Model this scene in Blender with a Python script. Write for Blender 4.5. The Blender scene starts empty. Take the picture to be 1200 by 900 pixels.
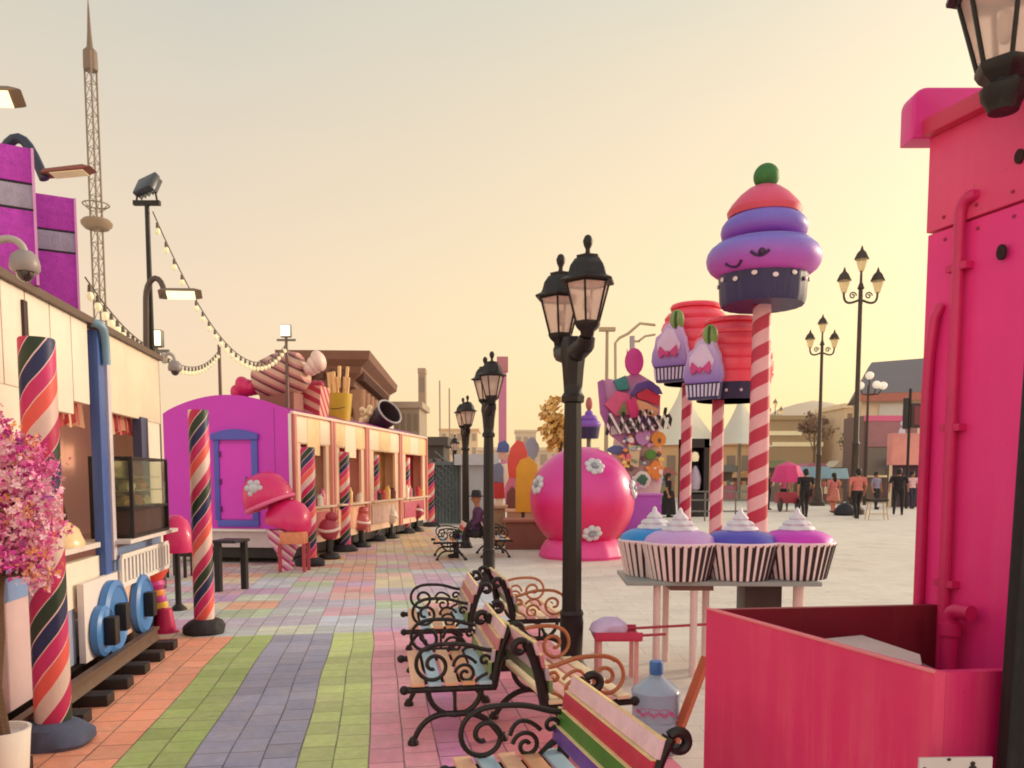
import bpy, bmesh, math, random
from mathutils import Vector, Matrix, Euler, noise as mnoise
random.seed(7)
SC = bpy.context.scene
COL = SC.collection
R = math.radians
PI = math.pi

# ------------------------------------------------------------------ survey of the place
TH = R(4.5); F = 950.0; HOR = 558.0; CY = HOR + F*math.tan(TH); H = 1.6
def ray(px, py):
    xc = (px-600)/F; yc = (CY-py)/F
    return Vector((xc, math.cos(TH)+yc*math.sin(TH), -math.sin(TH)+yc*math.cos(TH)))
def P(px, py, Y):
    d = ray(px, py); k = Y/d.y
    return Vector((0, 0, H)) + d*k
def G(px, py, z=0.0):
    d = ray(px, py); k = (z-H)/d.z
    return Vector((0, 0, H)) + d*k
AL = math.atan2(155, 950)           # the promenade runs this far off +Y
CA, SA = math.cos(AL), math.sin(AL)
def W(s, t, z=0.0): return Vector((-SA*s+CA*t, CA*s+SA*t, z))
def s_at(px, t):
    m = (px-600)/F
    return t*(CA-SA*m)/(SA+CA*m)

# ------------------------------------------------------------------ materials
def lin(c):
    def f(v):
        v /= 255.0
        return v/12.92 if v <= .04045 else ((v+.055)/1.055)**2.4
    return tuple(f(v) for v in c) + (1.0,)
def alb(c, k=1.0):
    r = lin(c)
    return (min(r[0]*k, .9), min(r[1]*k, .9), min(r[2]*k, .9), 1)
MATS = {}
class NT:
    def __init__(s, name):
        s.m = bpy.data.materials.new(name); s.m.use_nodes = True
        s.t = s.m.node_tree; s.n = s.t.nodes; s.n.clear()
        s.out = s.n.new('ShaderNodeOutputMaterial'); s.b = s.n.new('ShaderNodeBsdfPrincipled')
        s.t.links.new(s.b.outputs[0], s.out.inputs[0])
        s.tc = s.n.new('ShaderNodeTexCoord')
    def l(s, a, b): s.t.links.new(a, b)
    def math(s, op, a, b=None, c=None, clamp=False):
        n = s.n.new('ShaderNodeMath'); n.operation = op; n.use_clamp = clamp
        for i, v in enumerate((a, b, c)):
            if v is None: continue
            if isinstance(v, (int, float)): n.inputs[i].default_value = v
            else: s.l(v, n.inputs[i])
        return n.outputs[0]
    def mix(s, f, a, b, typ='MIX'):
        n = s.n.new('ShaderNodeMix'); n.data_type = 'RGBA'; n.blend_type = typ
        for i, v in ((0, f), (6, a), (7, b)):
            if isinstance(v, (int, float)): n.inputs[i].default_value = v
            elif isinstance(v, tuple): n.inputs[i].default_value = v
            else: s.l(v, n.inputs[i])
        return n.outputs[2]
    def noise(s, scale, detail=4, vec=None, rough=.55):
        n = s.n.new('ShaderNodeTexNoise'); n.inputs['Scale'].default_value = scale
        n.inputs['Detail'].default_value = detail; n.inputs['Roughness'].default_value = rough
        s.l(vec if vec is not None else s.tc.outputs['Object'], n.inputs['Vector'])
        return n.outputs['Fac']
    def ramp(s, f, stops, const=False):
        n = s.n.new('ShaderNodeValToRGB'); cr = n.color_ramp
        if const: cr.interpolation = 'CONSTANT'
        while len(cr.elements) < len(stops): cr.elements.new(.5)
        for e, (p, c) in zip(cr.elements, stops): e.position = p; e.color = c
        s.l(f, n.inputs[0]); return n.outputs[0]
    def xyz(s, v=None):
        n = s.n.new('ShaderNodeSeparateXYZ'); s.l(v if v is not None else s.tc.outputs['Object'], n.inputs[0])
        return n.outputs
    def comb(s, x, y, z=0.0):
        n = s.n.new('ShaderNodeCombineXYZ')
        for i, v in enumerate((x, y, z)):
            if isinstance(v, (int, float)): n.inputs[i].default_value = v
            else: s.l(v, n.inputs[i])
        return n.outputs[0]
    def white(s, vec):
        n = s.n.new('ShaderNodeTexWhiteNoise'); n.noise_dimensions = '3D'; s.l(vec, n.inputs['Vector']); return n
    def bump(s, h, strength=.2, dist=.01):
        n = s.n.new('ShaderNodeBump'); n.inputs['Strength'].default_value = strength; n.inputs['Distance'].default_value = dist
        s.l(h, n.inputs['Height']); s.l(n.outputs[0], s.b.inputs['Normal'])
    def set(s, **k):
        for a, v in k.items(): s.b.inputs[a.replace('_', ' ')].default_value = v
    def wear(s, col, var, scale, rough):
        nz = s.noise(scale, 5)
        nf = s.noise(scale*7, 4, rough=.7)
        lo = s.math('MULTIPLY_ADD', nz, var*2, s.math('MULTIPLY_ADD', nf, var*1.3, 1-var*1.65))
        c = s.mix(1.0, col, s.comb(lo, lo, lo), 'MULTIPLY')
        o = s.xyz(); st = s.noise(1.0, 5, s.comb(s.math('MULTIPLY', o[0], 9), s.math('MULTIPLY', o[1], 9), s.math('MULTIPLY', o[2], .8)), .7)
        rub = s.math('MULTIPLY_ADD', st, 2.6, -1.45, clamp=True)
        c = s.mix(s.math('MULTIPLY', rub, min(.35, var*1.6)), c, (.30, .23, .19, 1))
        s.l(c, s.b.inputs['Base Color'])
        s.l(s.math('MULTIPLY_ADD', nf, .3, rough-.15, clamp=True), s.b.inputs['Roughness'])
        return nz
def pm(name, c, rough=.5, metal=0.0, var=.16, scale=3.0, bump=0.0, bscale=30, coat=0.0, emit=0.0, raw=False):
    if name in MATS: return MATS[name]
    t = NT(name); col = c if raw else alb(c)
    if len(col) == 3: col = col+(1,)
    t.wear(col, var, scale, rough); t.set(Metallic=metal, Coat_Weight=coat)
    if bump: t.bump(t.noise(bscale, 4), bump, .01)
    if emit:
        t.set(Emission_Color=col, Emission_Strength=emit)
    MATS[name] = t.m; return t.m
def spiral(name, cols, pitch, n=1, line=None, rough=.45, handed=1, var=.14):
    """stripes that wind round the object's own z axis"""
    if name in MATS: return MATS[name]
    t = NT(name); o = t.xyz()
    a = t.math('DIVIDE', t.math('ARCTAN2', o[1], o[0]), 2*PI)
    wob = t.math('MULTIPLY', t.noise(4, 2), .04)
    f = t.math('FRACT', t.math('ADD', t.math('ADD', t.math('MULTIPLY', a, -n*handed), t.math('DIVIDE', o[2], pitch)), t.math('ADD', wob, 10)))
    st = []; k = len(cols)
    for i, c in enumerate(cols):
        st.append((i/k, alb(c)))
        if line: st.append(((i+.92)/k, alb(line)))
    t.wear(t.ramp(f, st, True), var, 5, rough)
    t.bump(t.noise(60, 3), .08, .01)
    MATS[name] = t.m; return t.m
def angular(name, c1, c2, n, rough=.6, frac=.5):
    if name in MATS: return MATS[name]
    t = NT(name); o = t.xyz()
    a = t.math('DIVIDE', t.math('ARCTAN2', o[1], o[0]), 2*PI)
    f = t.math('FRACT', t.math('ADD', t.math('MULTIPLY', a, n), 50))
    t.wear(t.ramp(f, [(0, alb(c1)), (frac, alb(c2))], True), .15, 8, rough)
    MATS[name] = t.m; return t.m
def striped(name, cols, period, axis=(1, 0, 0), rough=.5, var=.12):
    if name in MATS: return MATS[name]
    t = NT(name); o = t.xyz()
    v = t.math('ADD', t.math('ADD', t.math('MULTIPLY', o[0], axis[0]), t.math('MULTIPLY', o[1], axis[1])), t.math('MULTIPLY', o[2], axis[2]))
    f = t.math('FRACT', t.math('ADD', t.math('DIVIDE', v, period), 100))
    t.wear(t.ramp(f, [(i/len(cols), alb(c)) for i, c in enumerate(cols)], True), var, 5, rough)
    MATS[name] = t.m; return t.m
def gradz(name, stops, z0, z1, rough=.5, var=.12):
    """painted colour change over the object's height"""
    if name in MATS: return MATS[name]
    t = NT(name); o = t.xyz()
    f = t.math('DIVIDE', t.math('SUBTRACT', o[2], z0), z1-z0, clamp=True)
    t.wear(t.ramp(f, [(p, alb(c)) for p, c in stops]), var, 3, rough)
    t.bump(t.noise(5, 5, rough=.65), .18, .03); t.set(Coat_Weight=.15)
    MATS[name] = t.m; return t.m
def glass(name, c, rough=.15, trans=.75):
    if name in MATS: return MATS[name]
    t = NT(name); t.set(Base_Color=alb(c), Roughness=rough, Transmission_Weight=trans, IOR=1.1)
    MATS[name] = t.m; return t.m

# ------------------------------------------------------------------ mesh helpers
I4 = Matrix.Identity(4)
def T(x=0, y=0, z=0, rx=0, ry=0, rz=0, s=1):
    return Matrix.Translation((x, y, z)) @ Euler((rx, ry, rz)).to_matrix().to_4x4() @ Matrix.Scale(s, 4)
class MB:
    def __init__(s): s.bm = bmesh.new()
    def _add(s, vs, fs, M, mi):
        bv = [s.bm.verts.new(M @ Vector(v)) for v in vs]
        out = []
        for f in fs:
            try:
                fc = s.bm.faces.new([bv[i] for i in f]); fc.material_index = mi; out.append(fc)
            except ValueError: pass
        return bv, out
    def box(s, c, d, M=I4, mi=0, bev=0.0):
        x, y, z = c; a, b, h = d[0]/2, d[1]/2, d[2]/2
        vs = [(x-a,y-b,z-h),(x+a,y-b,z-h),(x+a,y+b,z-h),(x-a,y+b,z-h),(x-a,y-b,z+h),(x+a,y-b,z+h),(x+a,y+b,z+h),(x-a,y+b,z+h)]
        fs = [(3,2,1,0),(4,5,6,7),(0,1,5,4),(1,2,6,5),(2,3,7,6),(3,0,4,7)]
        bv, ff = s._add(vs, fs, M, mi)
        if bev:
            es = list({e for f in ff for e in f.edges})
            bmesh.ops.bevel(s.bm, geom=es, offset=bev, segments=2, affect='EDGES', profile=.6, material=-1)
        return s
    def b2(s, lo, hi, M=I4, mi=0, bev=0.0):
        return s.box([(a+b)/2 for a, b in zip(lo, hi)], [abs(b-a) for a, b in zip(lo, hi)], M, mi, bev)
    def tube(s, pts, r, seg=8, M=I4, mi=0, cap=True, closed=False, flat=1.0):
        pts = [Vector(p) for p in pts]; n = len(pts)
        rs = r if isinstance(r, (list, tuple)) else [r]*n
        tg = []
        for i in range(n):
            if closed: d = pts[(i+1) % n]-pts[i-1]
            else: d = pts[min(i+1, n-1)]-pts[max(i-1, 0)]
            tg.append(d.normalized() if d.length > 1e-9 else Vector((0, 0, 1)))
        ref = Vector((0, 0, 1)) if abs(tg[0].z) < .9 else Vector((1, 0, 0))
        u = (ref - tg[0]*ref.dot(tg[0])).normalized(); vs = []
        for i in range(n):
            u = (u - tg[i]*u.dot(tg[i]))
            u = u.normalized() if u.length > 1e-6 else tg[i].orthogonal().normalized()
            v = tg[i].cross(u)
            for k in range(seg):
                a = 2*PI*k/seg
                vs.append(pts[i] + (u*math.cos(a) + v*math.sin(a)*flat)*rs[i])
        fs = []
        for i in range(n if closed else n-1):
            j = (i+1) % n
            for k in range(seg):
                k2 = (k+1) % seg
                fs.append((i*seg+k, i*seg+k2, j*seg+k2, j*seg+k))
        if cap and not closed:
            fs.append(tuple(range(seg))[::-1]); fs.append(tuple((n-1)*seg+k for k in range(seg)))
        s._add(vs, fs, M, mi); return s
    def lathe(s, prof, seg=24, M=I4, mi=0, mod=None, sweep=2*PI, a0=0.0):
        vs, fs = [], []; full = abs(sweep-2*PI) < 1e-6; m = seg if full else seg+1
        for j, (r, z) in enumerate(prof):
            for k in range(m):
                a = a0+sweep*k/seg; rr = max(r, 1e-4)*(mod(a, j/(len(prof)-1)) if mod else 1)
                vs.append((rr*math.cos(a), rr*math.sin(a), z))
        for j in range(len(prof)-1):
            for k in range(seg):
                k2 = (k+1) % m
                fs.append((j*m+k, j*m+k2, (j+1)*m+k2, (j+1)*m+k))
        if full:
            if prof[0][0] > 1e-3: fs.append(tuple(range(m))[::-1])
            if prof[-1][0] > 1e-3: fs.append(tuple((len(prof)-1)*m+k for k in range(m)))
        s._add(vs, fs, M, mi); return s
    def ell(s, c, rad, M=I4, mi=0, seg=16, ring=10):
        if isinstance(rad, (int, float)): rad = (rad,)*3
        prof = [(math.sin(PI*i/ring), -math.cos(PI*i/ring)) for i in range(ring+1)]
        return s.lathe(prof, seg, M @ Matrix.Translation(c) @ Matrix.Diagonal((*rad, 1)), mi)
    def torus(s, Rr, r, M=I4, mi=0, seg=28, n=10, zs=1.0):
        pts = [(Rr*math.cos(2*PI*i/seg), Rr*math.sin(2*PI*i/seg), 0) for i in range(seg)]
        vs, fs = [], []
        for i in range(seg):
            a = 2*PI*i/seg
            for k in range(n):
                b = 2*PI*k/n; q = Rr+r*math.cos(b)
                vs.append((q*math.cos(a), q*math.sin(a), r*zs*math.sin(b)))
        for i in range(seg):
            for k in range(n):
                i2, k2 = (i+1) % seg, (k+1) % n
                fs.append((i*n+k, i2*n+k, i2*n+k2, i*n+k2))
        s._add(vs, fs, M, mi); return s
    def prism(s, pts, d0, d1, M=I4, mi=0, bev=0):
        """outline in local x,z swept along local y from d0 to d1"""
        n = len(pts)
        vs = [(p[0], d0, p[1]) for p in pts]+[(p[0], d1, p[1]) for p in pts]
        fs = [tuple(range(n)), tuple(range(2*n-1, n-1, -1))]+[(i, n+i, n+(i+1) % n, (i+1) % n) for i in range(n)]
        bv, ff = s._add(vs, fs, M, mi)
        bmesh.ops.recalc_face_normals(s.bm, faces=ff)
        if bev:
            es = [e for e in {e for f in ff[:2] for e in f.edges}]
            bmesh.ops.bevel(s.bm, geom=es, offset=bev, segments=3, affect='EDGES', profile=.5, material=-1)
        return s
    def quad(s, pts, M=I4, mi=0): s._add(pts, [tuple(range(len(pts)))], M, mi); return s
    def build(s, name, mats, parent=None, smooth=True, angle=38):
        me = bpy.data.meshes.new(name)
        bmesh.ops.recalc_face_normals(s.bm, faces=s.bm.faces[:])
        s.bm.to_mesh(me); s.bm.free()
        for m in (mats if isinstance(mats, (list, tuple)) else [mats]): me.materials.append(m)
        if smooth:
            me.shade_smooth(); me.set_sharp_from_angle(angle=R(angle))
        o = bpy.data.objects.new(name, me); COL.objects.link(o)
        if parent is not None: o.parent = parent
        return o
def tag(o, label=None, cat=None, group=None, kind=None):
    if label: o['label'] = label
    if cat: o['category'] = cat
    if group: o['group'] = group
    if kind: o['kind'] = kind
    return o
def thing(name, label, cat, loc=(0, 0, 0), rz=0.0, group=None):
    o = bpy.data.objects.new(name, None); o.empty_display_size = .1; COL.objects.link(o)
    o.location = loc; o.rotation_euler = (0, 0, rz)
    return tag(o, label, cat, group)
def dup(root, loc=None, rz=None, label=None, scale=None):
    r = root.copy(); COL.objects.link(r)
    if loc is not None: r.location = loc
    if rz is not None: r.rotation_euler = (0, 0, rz)
    if label: r['label'] = label
    if scale: r.scale = (scale,)*3
    for ch in list(root.children):
        c = ch.copy(); COL.objects.link(c); c.parent = r
        for g in list(ch.children):
            d = g.copy(); COL.objects.link(d); d.parent = c
    return r
def arc(cx, cz, r, a0, a1, n=14, y=0.0):
    return [(cx+r*math.cos(R(a0+(a1-a0)*i/n)), y, cz+r*math.sin(R(a0+(a1-a0)*i/n))) for i in range(n+1)]
def spir(cx, cz, r0, r1, a0, a1, n=30, y=0.0):
    o = []
    for i in range(n+1):
        u = i/n; r = r0+(r1-r0)*u; a = R(a0+(a1-a0)*u)
        o.append((cx+r*math.cos(a), y, cz+r*math.sin(a)))
    return o
def bez(p0, p1, p2, p3, n=12):
    p0, p1, p2, p3 = map(Vector, (p0, p1, p2, p3)); o = []
    for i in range(n+1):
        t = i/n; o.append(p0*(1-t)**3+p1*3*t*(1-t)**2+p2*3*t*t*(1-t)+p3*t**3)
    return o

# ------------------------------------------------------------------ common materials
M_IRON = pm('black_iron', (27, 19, 20), .48, .1, .3, 9, .1, 80)
M_BLACK = pm('black_paint', (26, 21, 23), .5, 0, .2)
M_STEEL = pm('grey_steel', (120, 118, 116), .45, .6)
M_CREAM = pm('cream_panel', (238, 226, 210), .5, 0, .1, 2)
M_CREAM2 = pm('cream_trim', (222, 200, 168), .55, 0, .14, 4)
M_WHITE = pm('white_paint', (232, 226, 222), .45, 0, .08)
M_BLUE = pm('blue_paint', (62, 92, 160), .4, 0, .18, 4)
M_PINK = pm('hot_pink_paint', (222, 40, 122), .38, 0, .12, 2)
M_MAG = pm('magenta_paint', (205, 40, 165), .45, 0, .1, 2)
M_WOOD = pm('brown_board', (120, 82, 62), .7, 0, .3, 6)

# ================================================================== SETTING
def plaza_mat():
    t = NT('plaza_stone'); o = t.xyz()
    u = t.math('DIVIDE', o[0], .6); v = t.math('DIVIDE', o[1], .3)
    row = t.math('FLOOR', v); u2 = t.math('ADD', u, t.math('MULTIPLY', row, .5))
    fu = t.math('FRACT', t.math('ADD', u2, 500)); fv = t.math('FRACT', t.math('ADD', v, 500))
    cell = t.white(t.comb(t.math('FLOOR', u2), row)).outputs['Value']
    e1 = t.math('LESS_THAN', fu, .018); e2 = t.math('LESS_THAN', fv, .035)
    j = t.math('MAXIMUM', e1, e2)
    c = t.mix(cell, alb((213, 203, 194)), alb((224, 215, 206)))
    big = t.noise(.35, 4)
    c = t.mix(t.math('MULTIPLY_ADD', big, 1.6, -.45, clamp=True), c, alb((230, 221, 211)))
    pool = t.noise(.9, 5, rough=.7); c = t.mix(t.math('MULTIPLY_ADD', pool, 2.2, -1.15, clamp=True), c, alb((168, 152, 146)))
    gum = t.math('MULTIPLY', t.math('GREATER_THAN', t.noise(9, 2, rough=.5), .72), .4); c = t.mix(gum, c, alb((120, 108, 104)))
    st = t.noise(2.2, 6, rough=.7)
    k = t.math('MULTIPLY_ADD', st, .4, .8)
    c = t.mix(1, c, t.comb(k, k, k), 'MULTIPLY')
    c = t.mix(t.math('MULTIPLY', j, .32), c, alb((120, 108, 98)))
    t.l(c, t.b.inputs['Base Color']); t.l(t.math('MULTIPLY_ADD', st, .3, .45), t.b.inputs['Roughness'])
    t.bump(t.math('SUBTRACT', t.noise(40, 3), j), .25, .006)
    return t.m
def paver_mat(name, bands):
    """painted concrete pavers; object x runs across the promenade, y along it"""
    t = NT(name); o = t.xyz()
    wx = t.math('MULTIPLY_ADD', t.noise(.55, 1), .07, t.math('SUBTRACT', o[0], .035))
    cw = .198; u = t.math('DIVIDE', t.math('ADD', wx, .08), cw); ci = t.math('FLOOR', u)
    off = t.white(t.comb(ci, 3.3)).outputs['Value']
    ln = t.math('MULTIPLY_ADD', t.white(t.comb(ci, 9.1)).outputs['Value'], .07, .2)
    v = t.math('ADD', t.math('DIVIDE', o[1], ln), t.math('MULTIPLY', off, 7)); ri = t.math('FLOOR', v)
    # some pavers are doubled
    fu = t.math('FRACT', t.math('ADD', u, 300)); fv = t.math('FRACT', t.math('ADD', v, 300))
    cell = t.white(t.comb(ci, ri, 1.0)).outputs['Value']; cell2 = t.white(t.comb(ci, ri, 5.0)).outputs['Value']
    du = t.math('MINIMUM', fu, t.math('SUBTRACT', 1, fu)); dv = t.math('MINIMUM', fv, t.math('SUBTRACT', 1, fv))
    nz = t.noise(14, 5, rough=.7)
    wid = t.math('MULTIPLY_ADD', nz, .045, -.002)
    jv = t.math('MULTIPLY', t.math('LESS_THAN', dv, t.math('MULTIPLY', wid, .9)), t.math('MULTIPLY_ADD', cell2, .9, .35))
    ju = t.math('LESS_THAN', du, t.math('MULTIPLY', wid, 1.15))
    j = t.math('MAXIMUM', ju, jv)
    if bands:
        f = t.math('DIVIDE', t.math('ADD', t.math('SUBTRACT', t.math('MULTIPLY', t.math('ADD', ci, .5), cw), .08), 4.0), 6.0)
        col = t.ramp(f, bands, True)
    else:
        pu = t.math('FLOOR', t.math('DIVIDE', ci, 3)); 
        pv = t.math('FLOOR', t.math('ADD', t.math('DIVIDE', o[1], .62), t.math('MULTIPLY', t.white(t.comb(pu, 2.2)).outputs['Value'], 3)))
        w = t.white(t.comb(pu, pv, 4.0)).outputs['Value']
        pal = [(178,200,172),(200,160,206),(222,150,160),(190,200,208),(240,176,146),(210,186,210),(224,208,178),(184,180,204),(206,216,200),(232,190,188),(196,206,226),(214,168,190)]
        col = t.ramp(w, [(i/len(pal), alb(c, .95)) for i, c in enumerate(pal)], True)
        w2 = t.white(t.comb(pu, pv, 8.0)).outputs['Value']
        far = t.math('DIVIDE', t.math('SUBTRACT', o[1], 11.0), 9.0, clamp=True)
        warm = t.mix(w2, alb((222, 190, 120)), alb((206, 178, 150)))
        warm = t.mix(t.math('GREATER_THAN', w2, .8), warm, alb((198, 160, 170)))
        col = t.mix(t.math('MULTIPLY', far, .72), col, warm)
    k = t.math('MULTIPLY_ADD', cell, .3, .90)
    col = t.mix(1, col, t.comb(k, k, k), 'MULTIPLY')
    dust = t.noise(3.2, 6, rough=.75)
    col = t.mix(t.math('MULTIPLY_ADD', dust, .9, -.27, clamp=True), col, alb((205, 188, 170)))
    k2 = t.math('MULTIPLY_ADD', nz, .7, .72)
    col = t.mix(1, col, t.comb(k2, k2, k2), 'MULTIPLY')
    col = t.mix(t.math('MULTIPLY', j, t.math('MULTIPLY_ADD', t.noise(2.5, 3), .9, .25, clamp=True)), col, alb((64, 54, 60)))
    sp = t.math('MULTIPLY', t.math('GREATER_THAN', t.noise(7.5, 3, rough=.8), .69), .35); col = t.mix(sp, col, alb((110, 96, 96)))
    t.l(col, t.b.inputs['Base Color']); t.l(t.math('MULTIPLY_ADD', nz, .35, .42), t.b.inputs['Roughness'])
    h = t.math('SUBTRACT', t.math('MULTIPLY_ADD', cell2, .35, t.math('MULTIPLY', nz, .6)), t.math('MULTIPLY', j, 1.2))
    t.bump(h, .45, .008)
    return t.m
g = MB(); g.quad([(-600, -60, 0), (600, -60, 0), (600, 1200, 0), (-600, 1200, 0)])
tag(g.build('ground', plaza_mat(), smooth=False), kind='structure')
def bp(tv): return (tv+4.0)/6.0
OR, GN, BL, GN2, PK, PU = alb((244, 158, 124)), alb((154, 184, 100)), alb((142, 148, 180)), alb((184, 202, 124)), alb((220, 144, 170)), alb((178, 96, 180))
sheet = MB(); sheet.quad([(-3.6, 1.2, .004), (1.62, 1.2, .004), (1.62, 8.35, .004), (-3.6, 8.35, .004)])
o = sheet.build('painted_path', paver_mat('painted_pavers', [(0, OR), (bp(-1.46), GN), (bp(-1.07), BL), (bp(-.47), GN2), (bp(-.07), PK), (bp(.3), PK), (bp(.32), alb((204, 128, 184))), (bp(.52), alb((212, 118, 148)))]), smooth=False)
o.rotation_euler = (0, 0, AL); tag(o, kind='structure')
sheet = MB(); sheet.quad([(-9, 8.352, .004), (1.5, 8.352, .004), (1.5, 44, .004), (-9, 44, .004)])
o = sheet.build('patchwork_paving', paver_mat('patchwork_pavers', None), smooth=False)
o.rotation_euler = (0, 0, AL); tag(o, kind='structure')

# hazy hills on the horizon
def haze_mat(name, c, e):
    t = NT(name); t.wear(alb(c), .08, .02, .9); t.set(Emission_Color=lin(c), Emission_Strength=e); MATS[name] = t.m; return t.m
hl = MB(); pts = []
for i in range(60):
    x = -260+i*12; pts.append((x, 9+6*mnoise.noise((i*.13, 2, 0))+40*math.exp(-((x-235)/60)**2)))
hl.prism([(-260, 0)]+pts+[(448, 0)], 560, 590)
tag(hl.build('hills', haze_mat('haze_hill', (214, 194, 170), .2), smooth=False), kind='structure')

# ================================================================== CANDY CARAVAN ON THE LEFT  (local x = t across, y = s along)
T0 = -2.25; S0, S1 = 2.6, s_at(190, T0)
car = thing('food_caravan', 'cream food caravan with blue posts and open serving hatches on the short rail track', 'caravan', (0, 0, 0), AL)
S = lambda px: s_at(px, T0)
zt, zf, zc = 2.84, 2.16, 1.05
b = MB()                                             # shell: lower wall, fascia, end wall, roof, back wall, floor
b.b2((T0-.06, S0, .62), (T0, S1, .96)); b.b2((T0-2.2, S0, .5), (T0-2.14, S1, zt)); b.b2((T0-2.14, S1-.06, .5), (T0-.06, S1, zt-.02))
b.b2((T0-2.14, S0, .5), (T0-.06, S1-.06, .56)); b.b2((T0-2.14, S0, zt-.08), (T0-.06, S1-.06, zt-.02))
b.b2((T0-.06, S(172), .96), (T0, S1, zf)); b.b2((T0-.06, S0, .96), (T0, S(34), zf))
b.build('body', M_CREAM, car)
e = [S0, S(10), S(38), S(66), S(90), S(109)]
for i in range(len(e)-1):
    b = MB(); b.b2((T0-.05, e[i]+.008, zf-(.1 if i in (2, 3) else 0)), (T0+.012, e[i+1]-.008, zt-.05), bev=.006); b.build('fascia_panel', M_CREAM, car)
b = MB(); b.b2((T0-.05, S(124)+.008, zf-.02), (T0+.014, S1, zt-.05), bev=.006); b.build('fascia_panel', pm('cream_deep', (232, 216, 192), .5), car)  # slightly deeper cream than the other fascia panels
b = MB(); b.b2((T0-.08, S0, zt-.05), (T0+.05, S1+.03, zt)); b.build('roof_gutter', pm('gutter_brown', (96, 74, 62), .5), car)
b = MB()                                             # interior lining: tan back boards, faint glow painted in as hatch light
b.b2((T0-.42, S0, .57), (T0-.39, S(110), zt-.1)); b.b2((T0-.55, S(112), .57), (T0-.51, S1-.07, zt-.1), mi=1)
b.build('interior_wall', [pm('tan_lining_glow', (242, 204, 170), .7, 0, .08, emit=.2), pm('rose_lining_glow', (232, 172, 148), .7, 0, .08, emit=.16)], car)
b = MB(); b.b2((T0-.03, S(114), .6), (T0+.05, S(122), zt-.08), bev=.01); b.build('post', M_BLUE, car)
b = MB(); b.b2((T0-.02, S(123)+.0, .9), (T0+.06, S(127), zt-.3), bev=.008); b.build('post', pm('pale_post', (206, 196, 204), .45), car)
b = MB(); b.b2((T0-.05, S(165), .98), (T0+.03, S(173), zf)); b.build('post', pm('dusk_blue', (70, 76, 110), .5), car)
b = MB(); b.b2((T0-.05, S(33), 1.6), (T0+.03, S(37.5), zt-.12)); b.build('post', pm('maroon_dark', (58, 32, 38), .5), car)
b = MB()                                             # dark drain elbow under the gutter
b.tube(bez((T0+.02, S(112), zt-.03), (T0+.12, S(114), zt-.04), (T0+.08, S(118), zt-.06), (T0+.08, S(119), zt-.34)), .034, 10)
b.build('drain_pipe', pm('pipe_teal', (120, 156, 182), .4), car)
# frilly valance in both hatches
def valance(s0, s1, name='valance'):
    b = MB(); n = 44; vs = []
    for i in range(n+1):
        s = s0+(s1-s0)*i/n; d = .03*math.sin(i*1.9); drop = .13+.05*abs(math.sin(i*.55))+.02*math.sin(i*1.3)
        vs.append(((T0-.1+d), s, zf+.02)); vs.append(((T0-.1+d*1.6), s, zf-drop))
    b._add(vs, [(2*i, 2*i+1, 2*i+3, 2*i+2) for i in range(n)], I4, 0)
    return b.build(name, striped('valance_cloth', [(206, 96, 96), (232, 190, 160), (190, 70, 84)], .13, (0, 1, 0), .8), car)
valance(S(66), S(112)); valance(S(127), S(166))
# counter shelf, picket balusters under the right hatch
b = MB(); b.b2((T0-.45, S(38), zc-.02), (T0+.02, S(113), zc+.02)); b.b2((T0-.45, S(125), zc-.02), (T0+.18, S1-.12, zc+.015), bev=.006)
b.build('counter', pm('counter_white', (226, 216, 210), .35, 0, .1), car)
b = MB(); b.b2((T0+.085, S(126), .66), (T0+.105, S1-.22, .70)); b.b2((T0+.085, S(126), .9), (T0+.105, S1-.22, .94))
n = 14
for i in range(n+1):
    s = S(126)+(S1-.22-S(126))*i/n; b.b2((T0+.085, s-.026, .69), (T0+.105, s+.026, .91))
b.build('picket_rail', M_WHITE, car)
b = MB(); b.b2((T0-.01, S(125), .64), (T0+.004, S1-.1, .985)); b.build('rail_backing', pm('pale_blue_board', (120, 140, 178), .5), car)
# skirt panels, wheels
def skirt(s0, s1, z0, z1, c, nm):
    b = MB(); b.b2((T0+.02, s0, z0), (T0+.07, s1, z1), bev=.008); return b.build('skirt_panel', pm(nm, c, .5, 0, .12), car)
skirt(S(82), S(129), .2, .80, (226, 216, 214), 'skirt_white'); skirt(S(131), S(164), .22, .7, (226, 190, 172), 'skirt_peach')
skirt(S0, S(62), .2, .98, (214, 186, 190), 'skirt_rose')
b = MB(); b.b2((T0-.02, S(60), .2), (T0-.01, S(84), .9)); b.build('skirt_panel', pm('skirt_lilac', (150, 160, 190), .5), car)
for px, zz, rr in ((97, .40, .2), (112, .46, .3), (148, .44, .27)):
    s = S(px)
    M = T(T0+.1, s, zz, 0, PI/2, 0)
    w = MB(); w.lathe([(.0, -.02), (rr, -.02), (rr, .03), (rr*.86, .05), (rr*.8, .035), (0, .035)], 36, M)
    w = w.build('wheel', pm('wheel_blue', (70, 128, 196), .4, 0, .2, 5), car)
    h = MB(); h.b2((T0+.13, s-.06, zz-.11), (T0+.22, s+.06, zz+.11), bev=.012); h.build('hub', M_BLACK, w)
b = MB(); b.b2((T0-.6, S0, .06), (T0-.02, S1, .24)); b.build('undercarriage', M_BLACK, car)
# window glazed light blue near the blossom tree
b = MB(); b.b2((T0+.07, S0+1.2, .86), (T0+.085, S(34), 1.28)); 
f = b.build('window', pm('sky_blue_pane', (128, 160, 212), .2, 0, .1), car)
b = MB(); b.b2((T0+.086, S0+1.2, 1.1), (T0+.096, S(34), 1.16)); b.build('window_bar', pm('pane_white', (214, 222, 232), .4), f)

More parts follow.
